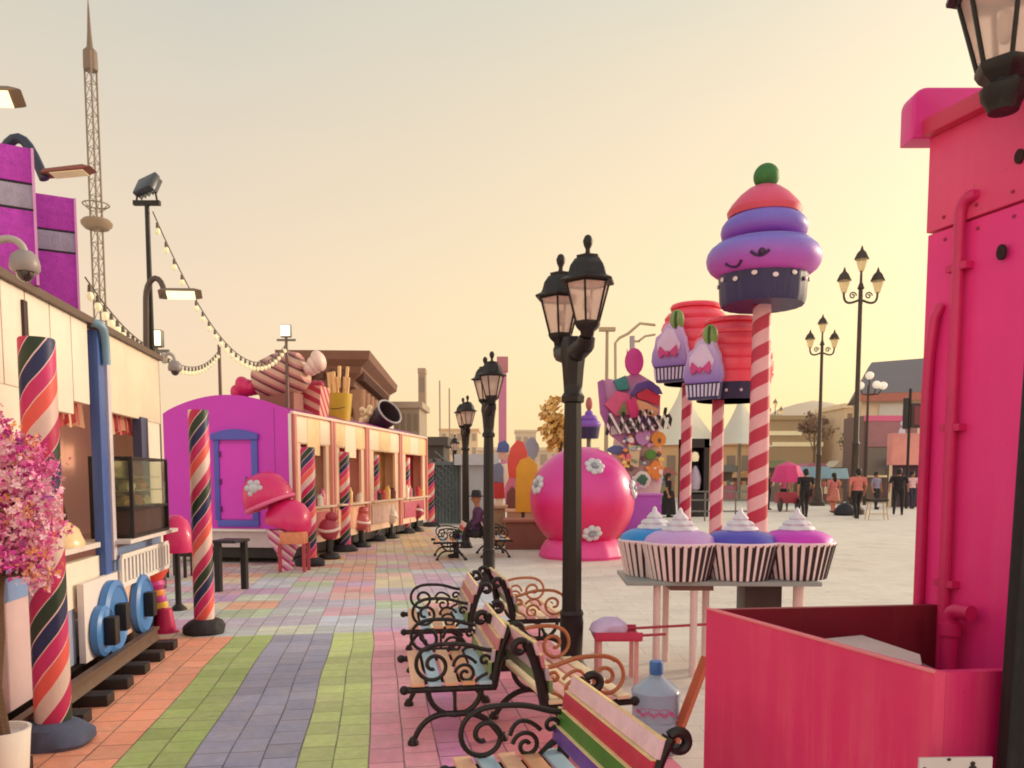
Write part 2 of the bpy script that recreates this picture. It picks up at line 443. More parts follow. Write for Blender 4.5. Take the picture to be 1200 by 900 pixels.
# short rail track in front
TR = T0+.17
tr = thing('rail_track', 'short dark rail track with stub sleepers under the cream caravan', 'track', (0, 0, 0), AL)
for tt in (TR, TR-.42):
    b = MB(); s0, s1 = S0, s_at(178, TR)
    b.prism([(-.035, 0), (.035, 0), (.012, .03), (.012, .08), (.03, .09), (.03, .115), (-.03, .115), (-.03, .09), (-.012, .08), (-.012, .03)], s0, s1, T(tt, 0, .085))
    b.build('rail', pm('rusty_rail', (110, 88, 74), .5, .4, .3, 8), tr)
s = s1-.12
while s > S0:
    b = MB(); b.b2((TR-.58, s-.08, .004), (TR+.2, s+.08, .085), bev=.01); b.build('sleeper', M_BLACK, tr); s -= .46

# things standing on / in the caravan
dc = thing('display_case', 'black framed glass pastry case on the caravan counter', 'display case', W((S(133)+S(177))/2, T0-.01, zc+.018), AL)
L = (S(177)-S(133)); wd = .32; hh = .7
fr = MB()
for sx in (-wd/2, wd/2):
    for sy in (-L/2, L/2): fr.box((sx, sy, hh/2), (.03, .03, hh))
for zz in (.012, .25, hh-.012):
    for sx in (-wd/2, wd/2): fr.box((sx, 0, zz), (.028, L, .024))
    for sy in (-L/2, L/2): fr.box((0, sy, zz), (wd, .028, .024))
fr.build('frame', M_BLACK, dc)
b = MB(); b.b2((-wd/2+.012, -L/2+.012, .02), (wd/2-.012, L/2-.012, .24)); b.build('base_cabinet', pm('case_brown', (66, 50, 46), .4), dc)
b = MB(); b.b2((-wd/2+.02, -L/2+.02, .4), (wd/2-.03, L/2-.02, .408)); b.b2((-wd/2+.02, -L/2+.02, .52), (wd/2-.06, L/2-.02, .527)); b.build('shelf', pm('shelf_glass', (196, 190, 160), .2), dc)
b = MB(); b.b2((wd/2-.006, -L/2+.016, .265), (wd/2, L/2-.016, hh-.03)); b.b2((-wd/2+.016, -L/2, .265), (wd/2-.016, -L/2+.006, hh-.03)); b.build('pane', glass('case_glass', (220, 225, 205), .05, .92), dc)
b = MB(); b.b2((-wd/2+.02, -L/2+.02, .26), (-wd/2+.03, L/2-.02, hh-.03)); b.build('back_panel', pm('case_back', (176, 160, 124), .5), dc)
for i, (yy, zz, cc) in enumerate([(-.3, .27, (200, 160, 100)), (.05, .27, (180, 120, 90)), (.3, .27, (225, 200, 160)), (-.2, .41, (225, 210, 180)), (.2, .41, (190, 130, 90))]):
    q = MB(); q.lathe([(0, 0), (.07, .0), (.085, .05), (.05, .085), (0, .095)], 14, mod=lambda a, v: 1+.06*math.sin(6*a))
    q = q.build('pastry', pm('pastry_%d' % i, cc, .7, 0, .25, 20)); q.location = dc.location + Vector((-SA*yy, CA*yy, zz)); tag(q, ['golden pastry low in the case toward the caravan post', 'brown pastry in the middle of the case floor', 'pale pastry low in the case at its outer end', 'cream pastry on the case shelf near the post', 'brown pastry on the upper case shelf'][i], 'pastry', 'pastries in the glass case')
wm = thing('food_warmer', 'cream dome lidded food warmer with dark hood arc in the caravan hatch', 'food warmer', W(S(92), T0-.17, zc+.02), AL)
b = MB(); b.lathe([(.2, 0), (.2, .03), (.19, .05), (.16, .13), (.1, .18), (0, .2)], 28); b.build('lid', pm('warm_cream', (236, 206, 160), .3, 0, .1), wm)
b = MB(); b.tube([(.0, .25*math.cos(R(a)), .02+.36*math.sin(R(a))) for a in range(0, 181, 12)], .016, 8, closed=False); b.tube([(-.1, .25*math.cos(R(a)), .02+.3*math.sin(R(a))) for a in range(0, 181, 12)], .012, 8); b.build('hood_arc', pm('dark_bronze', (80, 56, 50), .4, .4), wm)

# ptz cameras
def ptz(name_label, loc, armdir, sc=1.0):
    t = thing('security_camera', name_label, 'camera', loc, 0, 'white dome security cameras'); t.scale = (sc,)*3
    b = MB(); b.lathe([(0, .1), (.06, .1), (.1, .06), (.115, 0), (.115, -.05), (.1, -.07), (0, -.07)], 24); b.build('housing', pm('camera_grey', (150, 140, 140), .4), t)
    b = MB(); b.ell((0, 0, -.075), (.07, .07, .075)); b.build('lens_dome', pm('smoked_dome', (40, 20, 24), .1, 0, .05, coat=1), t)
    d = Vector(armdir); b = MB(); b.tube(bez((0, 0, .09), (0, 0, .2), tuple(d*.5+Vector((0, 0, .22))), tuple(d+Vector((0, 0, .05)))), .03, 10); b.box(tuple(d+Vector((0, 0, .02))), (.05, .12, .16)); b.build('arm', pm('arm_grey', (178, 170, 164), .4), t)
    return t
ptz('dome security camera on a bracket above the nearest cream fascia', P(29, 309, 4.3), (-.25, -.1, .05), .62)
ptz('dome security camera on the far end wall of the cream caravan', P(205, 430, S1*.97+.1), (-.16, -.05, .12), .62)

# textured purple wafer blocks standing on the roof, turned toward the promenade
for i, (px, Y, w, ztop, lab) in enumerate([(43, 5.4, .8, 3.70, 'taller purple wafer block with grey band on the caravan roof'), (90, 6.4, .32, 3.72, 'lower purple wafer block with grey band behind the taller one')]):
    c0_ = P(px, 260, Y); hz = ztop-zt; t = thing('wafer_block', lab, 'wafer block', (c0_.x, c0_.y, zt), math.atan2(600-px, F)+R(1.5), 'purple wafer blocks on the caravan roof')
    f0, f1 = ((.56, .73), (.54, .70))[i]
    hs = [(0, f0-.018, 0), (f0-.018, f0, 2), (f0, f1, 1), (f1, f1+.018, 2), (f1+.018, 1, 0)]
    mats = [pm('purple_turf', (188, 66, 190), .9, 0, .4, 22, .9, 70), pm('grey_turf', (166, 158, 184), .9, 0, .3, 20, .7, 70), M_BLACK]
    for nm, mi in (('purple_layer', 0), ('grey_layer', 1), ('dark_seam', 2)):
        for (c1, c2, m) in hs:
            if m == mi:
                q = MB(); sh = .008 if mi == 2 else 0
                q.box((-w/2, .2, (c1+c2)/2*hz), (w-2*sh, .4-2*sh, (c2-c1)*hz), bev=.004); q.build(nm, mats[mi], t)
    q = MB(); q.box((-.008, -.004, hz/2), (.016, .012, hz)); q.build('edge_trim', pm('lilac_trim', (224, 160, 214), .6), t)

# street lights with bent necks
def led_head(b, M, mi=0):
    b.prism([(-.12, -.03), (-.06, .03), (.5, .045), (.62, .0), (.5, -.03)], -.11, .11, M, mi, bev=.012)
def neck_lamp(label, base, pts, head_at, head_rz, tilt, r=.05, arm_mat=None, head_mat=None, lit=True, sc=1.0, roll=-38):
    t = thing('street_light', label, 'street light', base, 0, 'bent neck LED street lights')
    b = MB(); b.tube(pts, r, 10); b.build('arm', arm_mat or M_STEEL, t)
    M = T(*head_at, R(roll), tilt, head_rz, sc)
    b = MB(); led_head(b, M); h = b.build('lamp_head', head_mat or pm('lamp_grey', (140, 120, 104), .4, .4), t)
    b = MB(); b.b2((.02, -.09, -.042), (.5, .09, -.032), M)
    b.build('light_panel', pm('warm_led' if lit else 'dim_led', (255, 232, 178), .4, emit=1.6 if lit else .1), h)
    return t
Yn = 6.0
base = P(-14, 640, Yn); base.z = 0
L0 = lambda px, py, Y=Yn: tuple(P(px, py, Y)-base)
neck_lamp('slim dusk street light arching over the purple wafer blocks', base, [L0(-14, 640), L0(-8, 200)]+[L0(-8+60*i/10, 200-43*math.sin(PI*i/10)+10*(i/10)) for i in range(1, 11)], L0(60, 203), 0, R(-5), .035, pm('navy_arm', (44, 50, 72), .4), pm('copper_head', (140, 84, 70), .4), False, .5, -6)
base2 = P(-54, 700, 3.9); base2.z = 0
neck_lamp('lit street light with a broad pale panel at the upper edge of the sky', base2, [tuple(P(-54, 700, 3.9)-base2), tuple(P(-66, 140, 3.9)-base2), tuple(P(-60, 118, 3.9)-base2), tuple(P(-48, 110, 3.9)-base2)], tuple(P(-48, 112, 3.9)-base2), R(12), R(-3), .03, None, None, True, .44)
# floodlight pole beside the caravan end, with a lit neck lamp on it
Yf = 9.4
fb = P(188, 700, Yf); fb.z = 0
fp = thing('floodlight_pole', 'thin dark pole carrying a tilted floodlight beside the caravan end', 'floodlight', fb)
tz = P(175, 238, Yf).z
b = MB(); b.tube([(0, 0, 0), (0, 0, tz)], [.04, .026], 10); b.build('pole', M_IRON, fp)
b = MB(); b.box((0, 0, tz), (.3, .05, .05)); b.tube([(-.12, 0, tz), (-.1, 0, tz+.12)], .012, 6); b.tube([(.12, 0, tz), (.1, 0, tz+.12)], .012, 6); b.build('bracket', M_IRON, fp)
b = MB(); M = T(.0, 0, tz+.2, R(-32), R(-10), R(-25)); b.box((0, 0, 0), (.28, .08, .23), M, bev=.02)
for i in range(5): b.box((-.12+i*.06, .06, 0), (.01, .05, .2), M)
b.build('floodlight', pm('flood_grey', (58, 60, 70), .35), fp)
nb = P(172, 700, Yf-.12); nb.z = 0
q = lambda px, py: tuple(P(px, py, Yf-.12)-nb)
neck_lamp('lit street light hooked over beside the thin floodlight pole', nb, [q(172, 700), q(171, 350)]+[q(171+11*(1-math.cos(PI*i/10)), 350-24*math.sin(PI*i/10)) for i in range(1, 11)], q(194, 344), R(15), R(-2), .032, pm('arm_brown', (84, 66, 62), .4), None, True, .62)

# ================================================================== CANDY POSTS
POSTCOL = [(196, 36, 92), (226, 196, 188), (236, 92, 84), (206, 40, 110), (30, 36, 88), (36, 56, 40)]
M_POST = spiral('candy_post_stripes', POSTCOL, .78, 1, (236, 200, 196), .5, 1)
M_SAND = pm('sandbag_blue', (84, 92, 118), .75, 0, .3, 5, .5, 12)
M_SAND2 = pm('sandbag_dark', (44, 40, 46), .8, 0, .3, 5, .5, 12)
def candy_post(label, loc, r, h, bag, rz=0, n=0):
    t = thing('candy_post', label, 'candy post', loc, rz, 'striped candy posts along the promenade')
    b = MB(); b.lathe([(r, .0), (r*1.0, h*.3), (r*.99, h*.6), (r*.97, h-.01), (r*.93, h), (0, h)], 32, mod=lambda a, v: 1+.012*mnoise.noise((math.cos(a)*2, math.sin(a)*2, v*7+n)))
    c = b.build('column', M_POST, t); c.location.z = .06
    b = MB(); k = 2.05
    def md(a, v): return 1+.2*mnoise.noise((math.cos(a)*1.1+n, math.sin(a)*1.1, v*2))+.07*mnoise.noise((math.cos(a)*3+n, math.sin(a)*3, 2+v*4))
    b.lathe([(r*k*.93, 0), (r*k*1.03, .03), (r*k, .075), (r*k*.8, .125), (r*1.15, .15), (0, .155)], 40, mod=md)
    b.build('sandbag', bag, t)
    return t
candy_post('nearest and tallest striped candy post, beside the blossom tree', G(64, 872), .1, 2.33, M_SAND, 4.7)
candy_post('striped candy post standing on the orange pavers before the purple carriage end', G(240, 742), .1, 2.2, M_SAND2, 6.4, 3)

# ================================================================== BLOSSOM TREE
pt = P(4, 945, 3.98); pt.z = 0
tre = thing('blossom_tree', 'artificial tree of pink blossom in a white pot', 'potted tree', pt)
b = MB(); b.lathe([(.1, 0), (.115, .02), (.135, .3), (.14, .335), (.125, .335), (.12, .3), (0, .3)], 32); b.build('pot', M_WHITE, tre)
b = MB()
trunk = [(.0, .0, .28), (-.02, 0, .55), (.0, .02, .8), (.02, 0, 1.0), (.05, 0, 1.18)]
b.tube(trunk, [.05, .038, .034, .03, .024], 9)
limbs = []; limb_tips = []
for k in range(16):
    a = k*2.4; st = Vector(trunk[3]).lerp(Vector(trunk[4]), random.random()); rr = .12+.16*random.random()
    en = Vector((rr*math.cos(a)+.02, rr*math.sin(a), 1.3+.55*random.random())); 
    if k == 5: en = Vector((.27, -.05, 1.17))
    pts = bez(st, st+Vector((0, 0, .12)), en-Vector((0, 0, .1)), en, 6); limbs.append(pts); b.tube(pts, [.014-.0015*i for i in range(7)], 5)
    for jj in range(4):
        s_ = Vector(pts[2+jj]); e_ = s_+Vector((random.gauss(0, .07), random.gauss(0, .07), .05+.08*random.random())); b.tube([s_, (s_+e_)/2+Vector((.01, 0, 0)), e_], [.006, .004, .002], 4); limb_tips.append(e_)
b.build('trunk', pm('bark_brown', (92, 64, 46), .85, 0, .35, 14, .8, 60), tre)
b = MB()
def blossom(b, c, sz, mi):
    nrm = Vector((random.gauss(0, 1), random.gauss(0, 1)-.4, random.gauss(0, .8)+.2)).normalized()
    u = nrm.orthogonal().normalized(); v = nrm.cross(u); a0 = random.random()*6
    for k in range(5):
        a = a0+k*2*PI/5; d = u*math.cos(a)+v*math.sin(a); e = nrm.cross(d)
        d = (d+Vector((random.gauss(0, .25), random.gauss(0, .25), random.gauss(0, .25)))).normalized(); tip = c+d*sz*(.8+.4*random.random())+nrm*sz*.3*random.random()
        b._add([c, c+d*sz*.6+e*sz*.36+nrm*sz*.2, tip, c+d*sz*.6-e*sz*.36+nrm*sz*.2], [(0, 1, 2, 3)], I4, mi)
cl = []
for k in range(185):
    z = random.random(); zz = 1.12+z*.78
    rad = .31*math.sin(PI*min(1, max(.08, (z*.9+.12))))**.6
    a = random.random()*2*PI; rr = 1.16*rad*math.sqrt(random.random())
    cl.append(Vector((rr*math.cos(a), rr*math.sin(a), zz)))
for pts in limbs: cl += [Vector(pts[-1]), Vector(pts[-2]), Vector(pts[-3])]
cl += limb_tips
cl += [Vector((.27, -.06, 1.13)), Vector((.29, -.05, 1.08)), Vector((.25, -.07, 1.1)), Vector((.3, -.05, 1.15))]
for c in cl:
    base = random.choices([0, 1, 2, 3], [5, 3, 5, 1.6])[0]
    for k in range(27):
        p = c+Vector((random.gauss(0, .027), random.gauss(0, .027), random.gauss(0, .028)))
        mi = base if random.random() < .65 else random.choices([0, 1, 2, 3, 4], [4, 4, 3, 1, 1.2])[0]
        blossom(b, p, .009+.015*random.random()**1.5, mi)
b.build('crown', [pm('petal_pink', (242, 132, 192), .6, 0, .2, 20), pm('petal_magenta', (216, 62, 168), .6, 0, .2, 20), pm('petal_pale', (246, 200, 214), .6, 0, .2, 20), pm('petal_peach', (246, 176, 120), .6), pm('petal_violet', (170, 70, 150), .6)], tre, smooth=False)

# ================================================================== PURPLE-ENDED CANDY TRAIN
C0 = G(345, 661); C1 = G(500, 620); C0.z = C1.z = 0
dv = (C1-C0); TL = dv.length; tra = -math.atan2(dv.x, dv.y); du = dv.normalized()
def along(px):
    m = (px-600)/F; return (m*C0.y-C0.x)/(du.x-m*du.y)
ZT = 2.72; WF = 2.45
ys = [0, along(390), along(430), along(469), along(500)]
M_SIDE = pm('sunny_cream', (240, 204, 176), .5, 0, .14, 2)
M_SIDE2 = pm('sunny_cream_trim', (248, 224, 198), .5, 0, .1, 3)
def archline(w, ztop, zside, n=20): return [(-w+w*i/n, zside+(ztop-zside)*math.sin(PI*i/n)) for i in range(n+1)]
carriage_labels = ['food carriage with a bright purple arched end and blue framed door', 'cream carriage with a red lined hatch behind the purple ended carriage', 'cream carriage with a tall yellow hatch, third along the train', 'last cream carriage of the train, with a red speckled hatch']
goods = [(170, 100, 90), (206, 76, 76), (214, 166, 100), (196, 50, 66)]
for i in range(4):
    y0, y1 = ys[i], ys[i+1]-.05; Lc = y1-y0
    t = thing('train_carriage', carriage_labels[i], 'carriage', C0+du*y0, tra, 'carriages of the candy train')
    b = MB()
    b.b2((-WF, .0, .3), (-.06, .05, .9) if i else (-.06, .04, .4))
    b.b2((-WF, 0, .3), (-WF+.06, Lc, ZT)); b.b2((-WF+.06, Lc-.05, .3), (-.06, Lc, ZT))
    b.b2((-WF+.06, .05, .3), (-.06, Lc-.05, .36))
    b.b2((-.06, .0, .3), (0, Lc, 1.0)); b.b2((-.06, 0, 2.2), (0, Lc, ZT))
    b.b2((-.06, 0, 1.0), (0, Lc*.2, 2.2)); b.b2((-.06, Lc*.86, 1.0), (0, Lc, 2.2))
    b.b2((-WF+.06, .05, ZT-.06), (-.06, Lc-.05, ZT-.01))
    b.build('body', M_SIDE, t)
    for a, c in ((0, .34), (.34, .67), (.67, 1)):
        q = MB(); q.b2((.0, Lc*a+.012, 2.22 if a != .34 or i > 1 else 2.0), (.025, Lc*c-.012, ZT-.04), bev=.006); q.build('fascia_panel', [M_SIDE2, pm('fascia_gold', (246, 208, 158), .5, 0, .2, 4)][(i+int(a*4)) % 2], t)
    q = MB(); q.b2((-.02, -.02, ZT), (.05, Lc+.02, ZT+.05)); q.build('roof_edge', pm('edge_pale', (238, 214, 196), .5), t)
    for ya_, yb_ in ((0, .1), (Lc-.09, Lc)): q = MB(); q.b2((0.002, ya_, .3), (.06, yb_, ZT)); q.build('corner_post', pm('post_rose', (216, 140, 130), .5), t)
    q = MB(); q.b2((-.42, .06, .4), (-.38, Lc-.06, ZT-.1)); q.build('interior_wall', pm('lining_%d' % i, goods[i], .7, 0, .5, 5), t)
    q = MB(); q.b2((-.36, .1, .98), (.16, Lc-.1, 1.02), bev=.008); q.build('counter', pm('counter_cream', (226, 200, 178), .4), t)
    q = MB(); q.b2((.004, Lc*.12, .45), (.03, Lc*.88, .9), bev=.01); q.build('lower_panel', [pm('low_red', (206, 106, 112), .5, 0, .4, 5), pm('low_cream', (236, 180, 150), .5, 0, .4, 5), pm('low_grey', (206, 170, 160), .5, 0, .4, 5), pm('low_maroon', (190, 80, 110), .5, 0, .4, 5)][i], t)
    q = MB(); q.b2((-WF+.1, .03, .1), (-.1, Lc, .3)); q.build('undercarriage', M_BLACK, t)
    rf = MB(); rf.prism(archline(WF, 3.02, ZT+.04)[::-1]+[], .06, Lc-.02); rf.build('roof', pm('roof_purple', (150, 44, 130), .5), t)
    if i == 0:
        q = MB(); n = 24; WE = WF+.0
        pts = [(0, .62)]+[(-WE*k/n, ZT+.02+(3.05-ZT)*math.sin(PI*k/n)**.8) for k in range(n+1)]+[(-WE, .62)]
        q.prism(pts, -.06, -.004); e = q.build('end_wall', pm('vivid_purple', (208, 54, 196), .45, 0, .08, 1.5), t)
        q = MB(); q.b2((-WF, -.055, .3), (0, -.004, .618)); q.build('end_skirt', pm('pale_lilac', (208, 196, 204), .5), t)
        q = MB(); q.b2((-1.92, -.16, .6), (-.2, -.06, .64)); q.build('step', M_WHITE, t)
        # framed door
        q = MB(); q.b2((-1.36, -.075, .82), (-.74, -.062, 2.18)); d = q.build('door', pm('door_magenta', (218, 58, 204), .42, 0, .08), t)
        q = MB(); q.b2((-1.42, -.1, .68), (-.62, -.062, .8), bev=.008); q.b2((-.74, -.1, .8), (-.62, -.062, 2.26), bev=.008); q.b2((-1.46, -.1, .8), (-1.36, -.062, 2.26), bev=.008)
        q.prism([(-.6, 2.26)]+[(-.6-.9*k/12, 2.36+.09*math.sin(PI*k/12)) for k in range(13)]+[(-1.5, 2.26)], -.13, -.062)
        q.build('door_frame', pm('frame_blue', (84, 88, 190), .45, 0, .12), d)
        q = MB(); q.tube([(-.84, -.075, 1.42), (-.84, -.13, 1.42), (-.84, -.13, 1.58), (-.84, -.075, 1.58)], .012, 6); q.build('handle', M_STEEL, d)
        for hz_ in (1.0, 1.5, 2.0): q = MB(); q.b2((-1.365, -.112, hz_-.05), (-1.33, -.076, hz_+.05)); q.build('hinge', pm('hinge_violet', (90, 50, 120), .5, .3), d)
        q = MB(); q.b2((-.03, -.075, .62), (.02, -.062, ZT)); q.build('edge_trim', M_WHITE, t)
        for jx in (-1.9, -.3): q = MB(); q.b2((jx-.004, -.0635, .64), (jx+.004, -.0598, ZT+.1)); q.build('panel_joint', pm('joint_purple', (130, 30, 130), .6), t)
# goods and servers' counters: small lit things give the hatch depth
pi = 0
for i in range(4):
    y0, y1 = ys[i], ys[i+1]-.05
    for k in range(5):
        f = .22+.6*k/4; yy = y0+(y1-y0)*f
        loc = C0+du*yy+Vector((math.cos(tra), math.sin(tra), 0))*(-.08+.1*random.random()); loc.z = 1.02
        q = MB(); hgt = .16+.2*random.random(); rr = .06+.03*random.random()
        q.lathe([(0, 0), (rr, 0), (rr*1.02, hgt*.7), (rr*.6, hgt*.82), (rr*.6, hgt*.95), (rr*.7, hgt), (0, hgt)], 14)
        o = q.build('sweet_jar', pm('jar_%d' % ((i*5+k) % 6), [(214, 80, 90), (236, 190, 110), (120, 60, 60), (230, 220, 200), (220, 120, 150), (90, 60, 50)][(i*5+k) % 6], .4)); o.location = loc
        tag(o, 'small sweet jar on the counter of the %s' % ['purple ended carriage', 'red lined carriage hatch', 'yellow carriage hatch', 'last carriage hatch'][i], 'jar', 'sweet jars on the counter of carriage %s' % ['one', 'two', 'three', 'four'][i])
# posts along the train
for k, (px, py, h, lab) in enumerate([(363, 663, 2.05, 'striped candy post at the near corner of the purple ended carriage'), (404, 646, 2.05, 'striped candy post at the joint between the first two carriages'), (440, 634, 2.05, 'striped candy post before the tall yellow hatch'), (476, 625, 2.05, 'striped candy post before the red speckled hatch'), (505, 617, 1.95, 'farthest striped candy post, past the end of the train')]):
    candy_post(lab, G(px, py), .13 if k < 4 else .13, h, M_SAND2, 1.0+k, k+5)

# round sweet figures set on dark bases along the carriages
for k, (px, py, c, lab) in enumerate([(386, 655, (176, 62, 84), 'rosy round sweet figure on a dark base before the first carriage'), (424, 641, (196, 92, 92), 'pale red round sweet figure on a dark base before the second carriage'), (458, 631, (222, 206, 190), 'cream round sweet figure on a dark base before the third carriage'), (488, 623, (160, 46, 66), 'crimson round sweet figure on a dark base before the last carriage')]):
    t = thing('sweet_figure', lab, 'candy figure', G(px, py), k, 'round sweet figures along the train')
    q = MB(); q.lathe([(.2, 0), (.22, .03), (.18, .1), (.07, .14), (.06, .42), (0, .42)], 20); q.build('base', M_BLACK, t)
    q = MB(); q.ell((0, 0, .58), (.2, .18, .22), seg=20, ring=12); q.ell((.06, 0, .82), (.13, .12, .1), seg=16, ring=10); q.build('sweet', pm('sweet_%d' % k, c, .4, 0, .3, 6), t)
    q = MB(); q.torus(.19, .03, T(0, 0, .6, .3)); q.build('band', pm('sweet_band', (240, 216, 210), .5), t)

# ================================================================== LANTERN POSTS
M_GLASSL = glass('frosted_pane', (238, 214, 206), .35, .55)
def lantern_parts(parent, M, sc=1.0, seg=6):
    """hexagonal lantern whose collar bottom is at the origin of M"""
    M = M @ Matrix.Scale(sc, 4)
    f = MB()
    f.lathe([(.035, 0), (.05, .02), (.055, .05), (.085, .075), (.1, .1), (.1, .115), (.09, .12), (0, .12)], seg, M)
    for k in range(seg):
        a = 2*PI*k/seg
        f.tube([(.088*math.cos(a), .088*math.sin(a), .11), (.165*math.cos(a), .165*math.sin(a), .39)], .0085, 6, M)
    for (z, r) in ((.385, .164),):
        pts = [(r*math.cos(2*PI*k/seg), r*math.sin(2*PI*k/seg), z) for k in range(seg)]
        for k in range(seg): f.tube([pts[k], pts[(k+1) % seg]], .009, 6, M)
    lan = f.build('lantern', M_IRON, parent)
    b = MB(); b.lathe([(.083, .12), (.158, .385)], seg, M); b.build('glass', M_GLASSL, lan)
    b = MB(); b.lathe([(.205, .388), (.208, .4), (.16, .425), (.15, .445), (.135, .5), (.1, .55), (.085, .556), (.088, .575), (.03, .59), (0, .592)], seg, M); b.build('roof', M_IRON, lan)
    b = MB(); b.lathe([(.02, .585), (.016, .62), (.03, .65), (.036, .68), (.024, .71), (.012, .72), (0, .722)], 14, M); b.build('finial', M_IRON, lan)
    b = MB(); b.ell((0, 0, .24), (.03, .03, .06), M, seg=10, ring=6); b.build('bulb', M_WHITE, lan)
    return lan
def lamp_post(label, loc, rz, h=3.35, sc=1.0):
    t = thing('lamp_post', label, 'lamp post', loc, rz, 'twin lantern posts between the benches')
    b = MB(); z1 = h-.86
    b.lathe([(.15, 0), (.155, .03), (.13, .05), (.125, .1), (.1, .13), (.085, .2), (.094, .45), (.088, .5), (.096, .52), (.084, .55)], 20)
    b.lathe([(.082, .53), (.08, 1.2), (.074, 2.0), (.07, z1-.33), (.092, z1-.32), (.096, z1-.28), (.075, z1-.25), (.08, z1-.18), (.09, z1-.06), (.105, z1+.05), (.1, z1+.12), (.08, z1+.17), (0, z1+.18)], 8)
    b.build('post', M_IRON, t)
    b = MB(); b.tube([(0, -.27, z1+.13), (0, -.24, z1+.08), (0, -.1, z1+.055), (0, .1, z1+.055), (0, .24, z1+.08), (0, .27, z1+.13)], [.06, .07, .08, .08, .07, .06], 10); b.build('arm', M_IRON, t)
    for sy in (-1, 1): lantern_parts(t, T(0, sy*.27, z1+.12), 1.03)
    return t
LBL = ['tall twin lantern post nearest of the row, behind the rainbow slatted bench', 'twin lantern post, second of the row, rising behind the scrolled benches', 'twin lantern post, third of the row, next to the dark far bench', 'smallest and farthest twin lantern post, before the grey gate']
l1 = lamp_post(LBL[0], Vector((.47, 6.32, 0)), R(18))
p = P(573, 690, 11.85); dup(l1, (p.x, p.y, 0), R(12), LBL[1])
p = P(546, 640, 18.1); dup(l1, (p.x, p.y, 0), R(14), LBL[2])
p = P(533.5, 600, 30); dup(l1, (p.x, p.y, 0), R(5), LBL[3], .93)

# ================================================================== BENCHES  (front faces local -x, length along y, far end at y = L)
def slat_mat(nm, c): return pm('slat_'+nm, c, .45, 0, .25, 9, .15, 40)
BACKS = [('blush', (232, 196, 210)), ('crimson', (190, 40, 74)), ('leaf', (70, 124, 48)), ('violet', (98, 64, 160))]
SEATS = [('peach', (240, 186, 150)), ('ice', (176, 206, 222)), ('peach', (240, 186, 150)), ('apricot', (232, 170, 128)), ('ice', (176, 206, 222))]
def end_frame(parent, y, armmat):
    b = MB()                                                     # leg casting with the back post
    b.tube(arc(-.25, .335, .16, 180, 360, 16, y), .017, 8)
    b.tube(bez((-.25, y, .18), (-.4, y, .2), (-.47, y, .12), (-.5, y, .012), 10), [.02-.0004*i for i in range(11)], 8)
    b.tube(bez((-.25, y, .18), (-.1, y, .2), (-.02, y, .12), (.04, y, .012), 10), .02, 8)
    b.lathe([(.032, 0), (.034, .02), (.018, .05), (0, .052)], 10, T(-.5, y, 0)); b.lathe([(.032, 0), (.034, .02), (.018, .05), (0, .052)], 10, T(.04, y, 0))
    b.tube([(-.25, y, .17), (-.25, y, .33)], .011, 6)
    b.tube([(-.55, y, .335), (.0, y, .335)], .021, 8); b.ell((-.55, y, .335), .028)
    b.build('leg_casting', M_IRON, parent)
    b = MB()
    b.tube(bez((-.02, y, .335), (.0, y, .48), (.03, y, .6), (.09, y, .70), 12), [.03, .031, .032, .032, .031, .03, .029, .028, .027, .026, .026, .027, .028], 8)
    b.tube(spir(.125, .675, .045, .018, 140, -150, 16, y), .02, 8)
    b.build('back_post', M_IRON, parent)
    b = MB(); r = .0105
    b.tube(bez((.02, y, .56), (-.1, y, .55), (-.12, y, .6), (-.25, y, .605), 12)+bez((-.25, y, .605), (-.36, y, .61), (-.4, y, .6), (-.43, y, .575), 6)[1:], r*1.3, 8)
    b.tube(spir(-.375, .48, .115, .02, 115, 640, 44, y), r*1.15, 8)
    b.tube(spir(-.185, .42, .065, .012, 170, -330, 32, y), r, 7)
    b.tube(bez((-.26, y, .47), (-.24, y, .56), (-.17, y, .54), (-.12, y, .485), 8), r, 7)
    b.tube(spir(-.07, .5, .04, .01, -60, 360, 22, y), r, 7)
    b.tube(bez((-.13, y, .37), (-.08, y, .43), (-.04, y, .4), (-.03, y, .46), 8), r, 7)
    b.build('armrest', armmat, parent)
def bench(label, near, ang, L, armmat=M_IRON, backs=BACKS, seats=SEATS, flip=False):
    """near = back foot of the near end; ang = heading of the length from +y"""
    t = thing('bench', label, 'bench', near, ang + (PI if flip else 0), 'scroll armed slatted benches')
    y0 = -L if flip else 0.0
    for y in (y0+.03, y0+L-.03): end_frame(t, y, armmat)
    for k, (nm, c) in enumerate(backs):
        f = .94-.245*k; px = .10*f**1.5-.022; pz = .40+f*.29
        b = MB(); b.box((0, y0+L/2, 0), (.02, L+.02, .072), T(px-.03, 0, pz, 0, R(16*f), 0), bev=.005)
        sl = b.build('back_slat', slat_mat(nm, c), t); b = MB(); b.box((0, y0+L/2, .0375), (.021, L+.018, .005), T(px-.03, 0, pz, 0, R(16*f), 0)); b.build('cream_edge', pm('edge_cream', (232, 206, 150), .6, 0, .3, 12), sl)  # thin cream strip along the top edge of each back slat
    for k, (nm, c) in enumerate(seats):
        b = MB(); b.box((-.47+.1*k, y0+L/2, .372), (.078, L+.02, .022), bev=.005); b.build('seat_slat', slat_mat(nm, c), t)
    return t
M_ORANGE = pm('orange_scroll', (178, 112, 74), .4, .4, .2, 9)  # orange brown colour for the armrests of the plaza-facing benches
PALEB = [('blush', (232, 196, 210)), ('rose', (206, 130, 140)), ('lilac', (190, 176, 190)), ('sage', (120, 150, 100))]
PALES = [('cream', (238, 216, 180)), ('rosy', (226, 170, 166)), ('cream', (238, 216, 180)), ('rosy', (226, 170, 166)), ('cream', (238, 216, 180))]
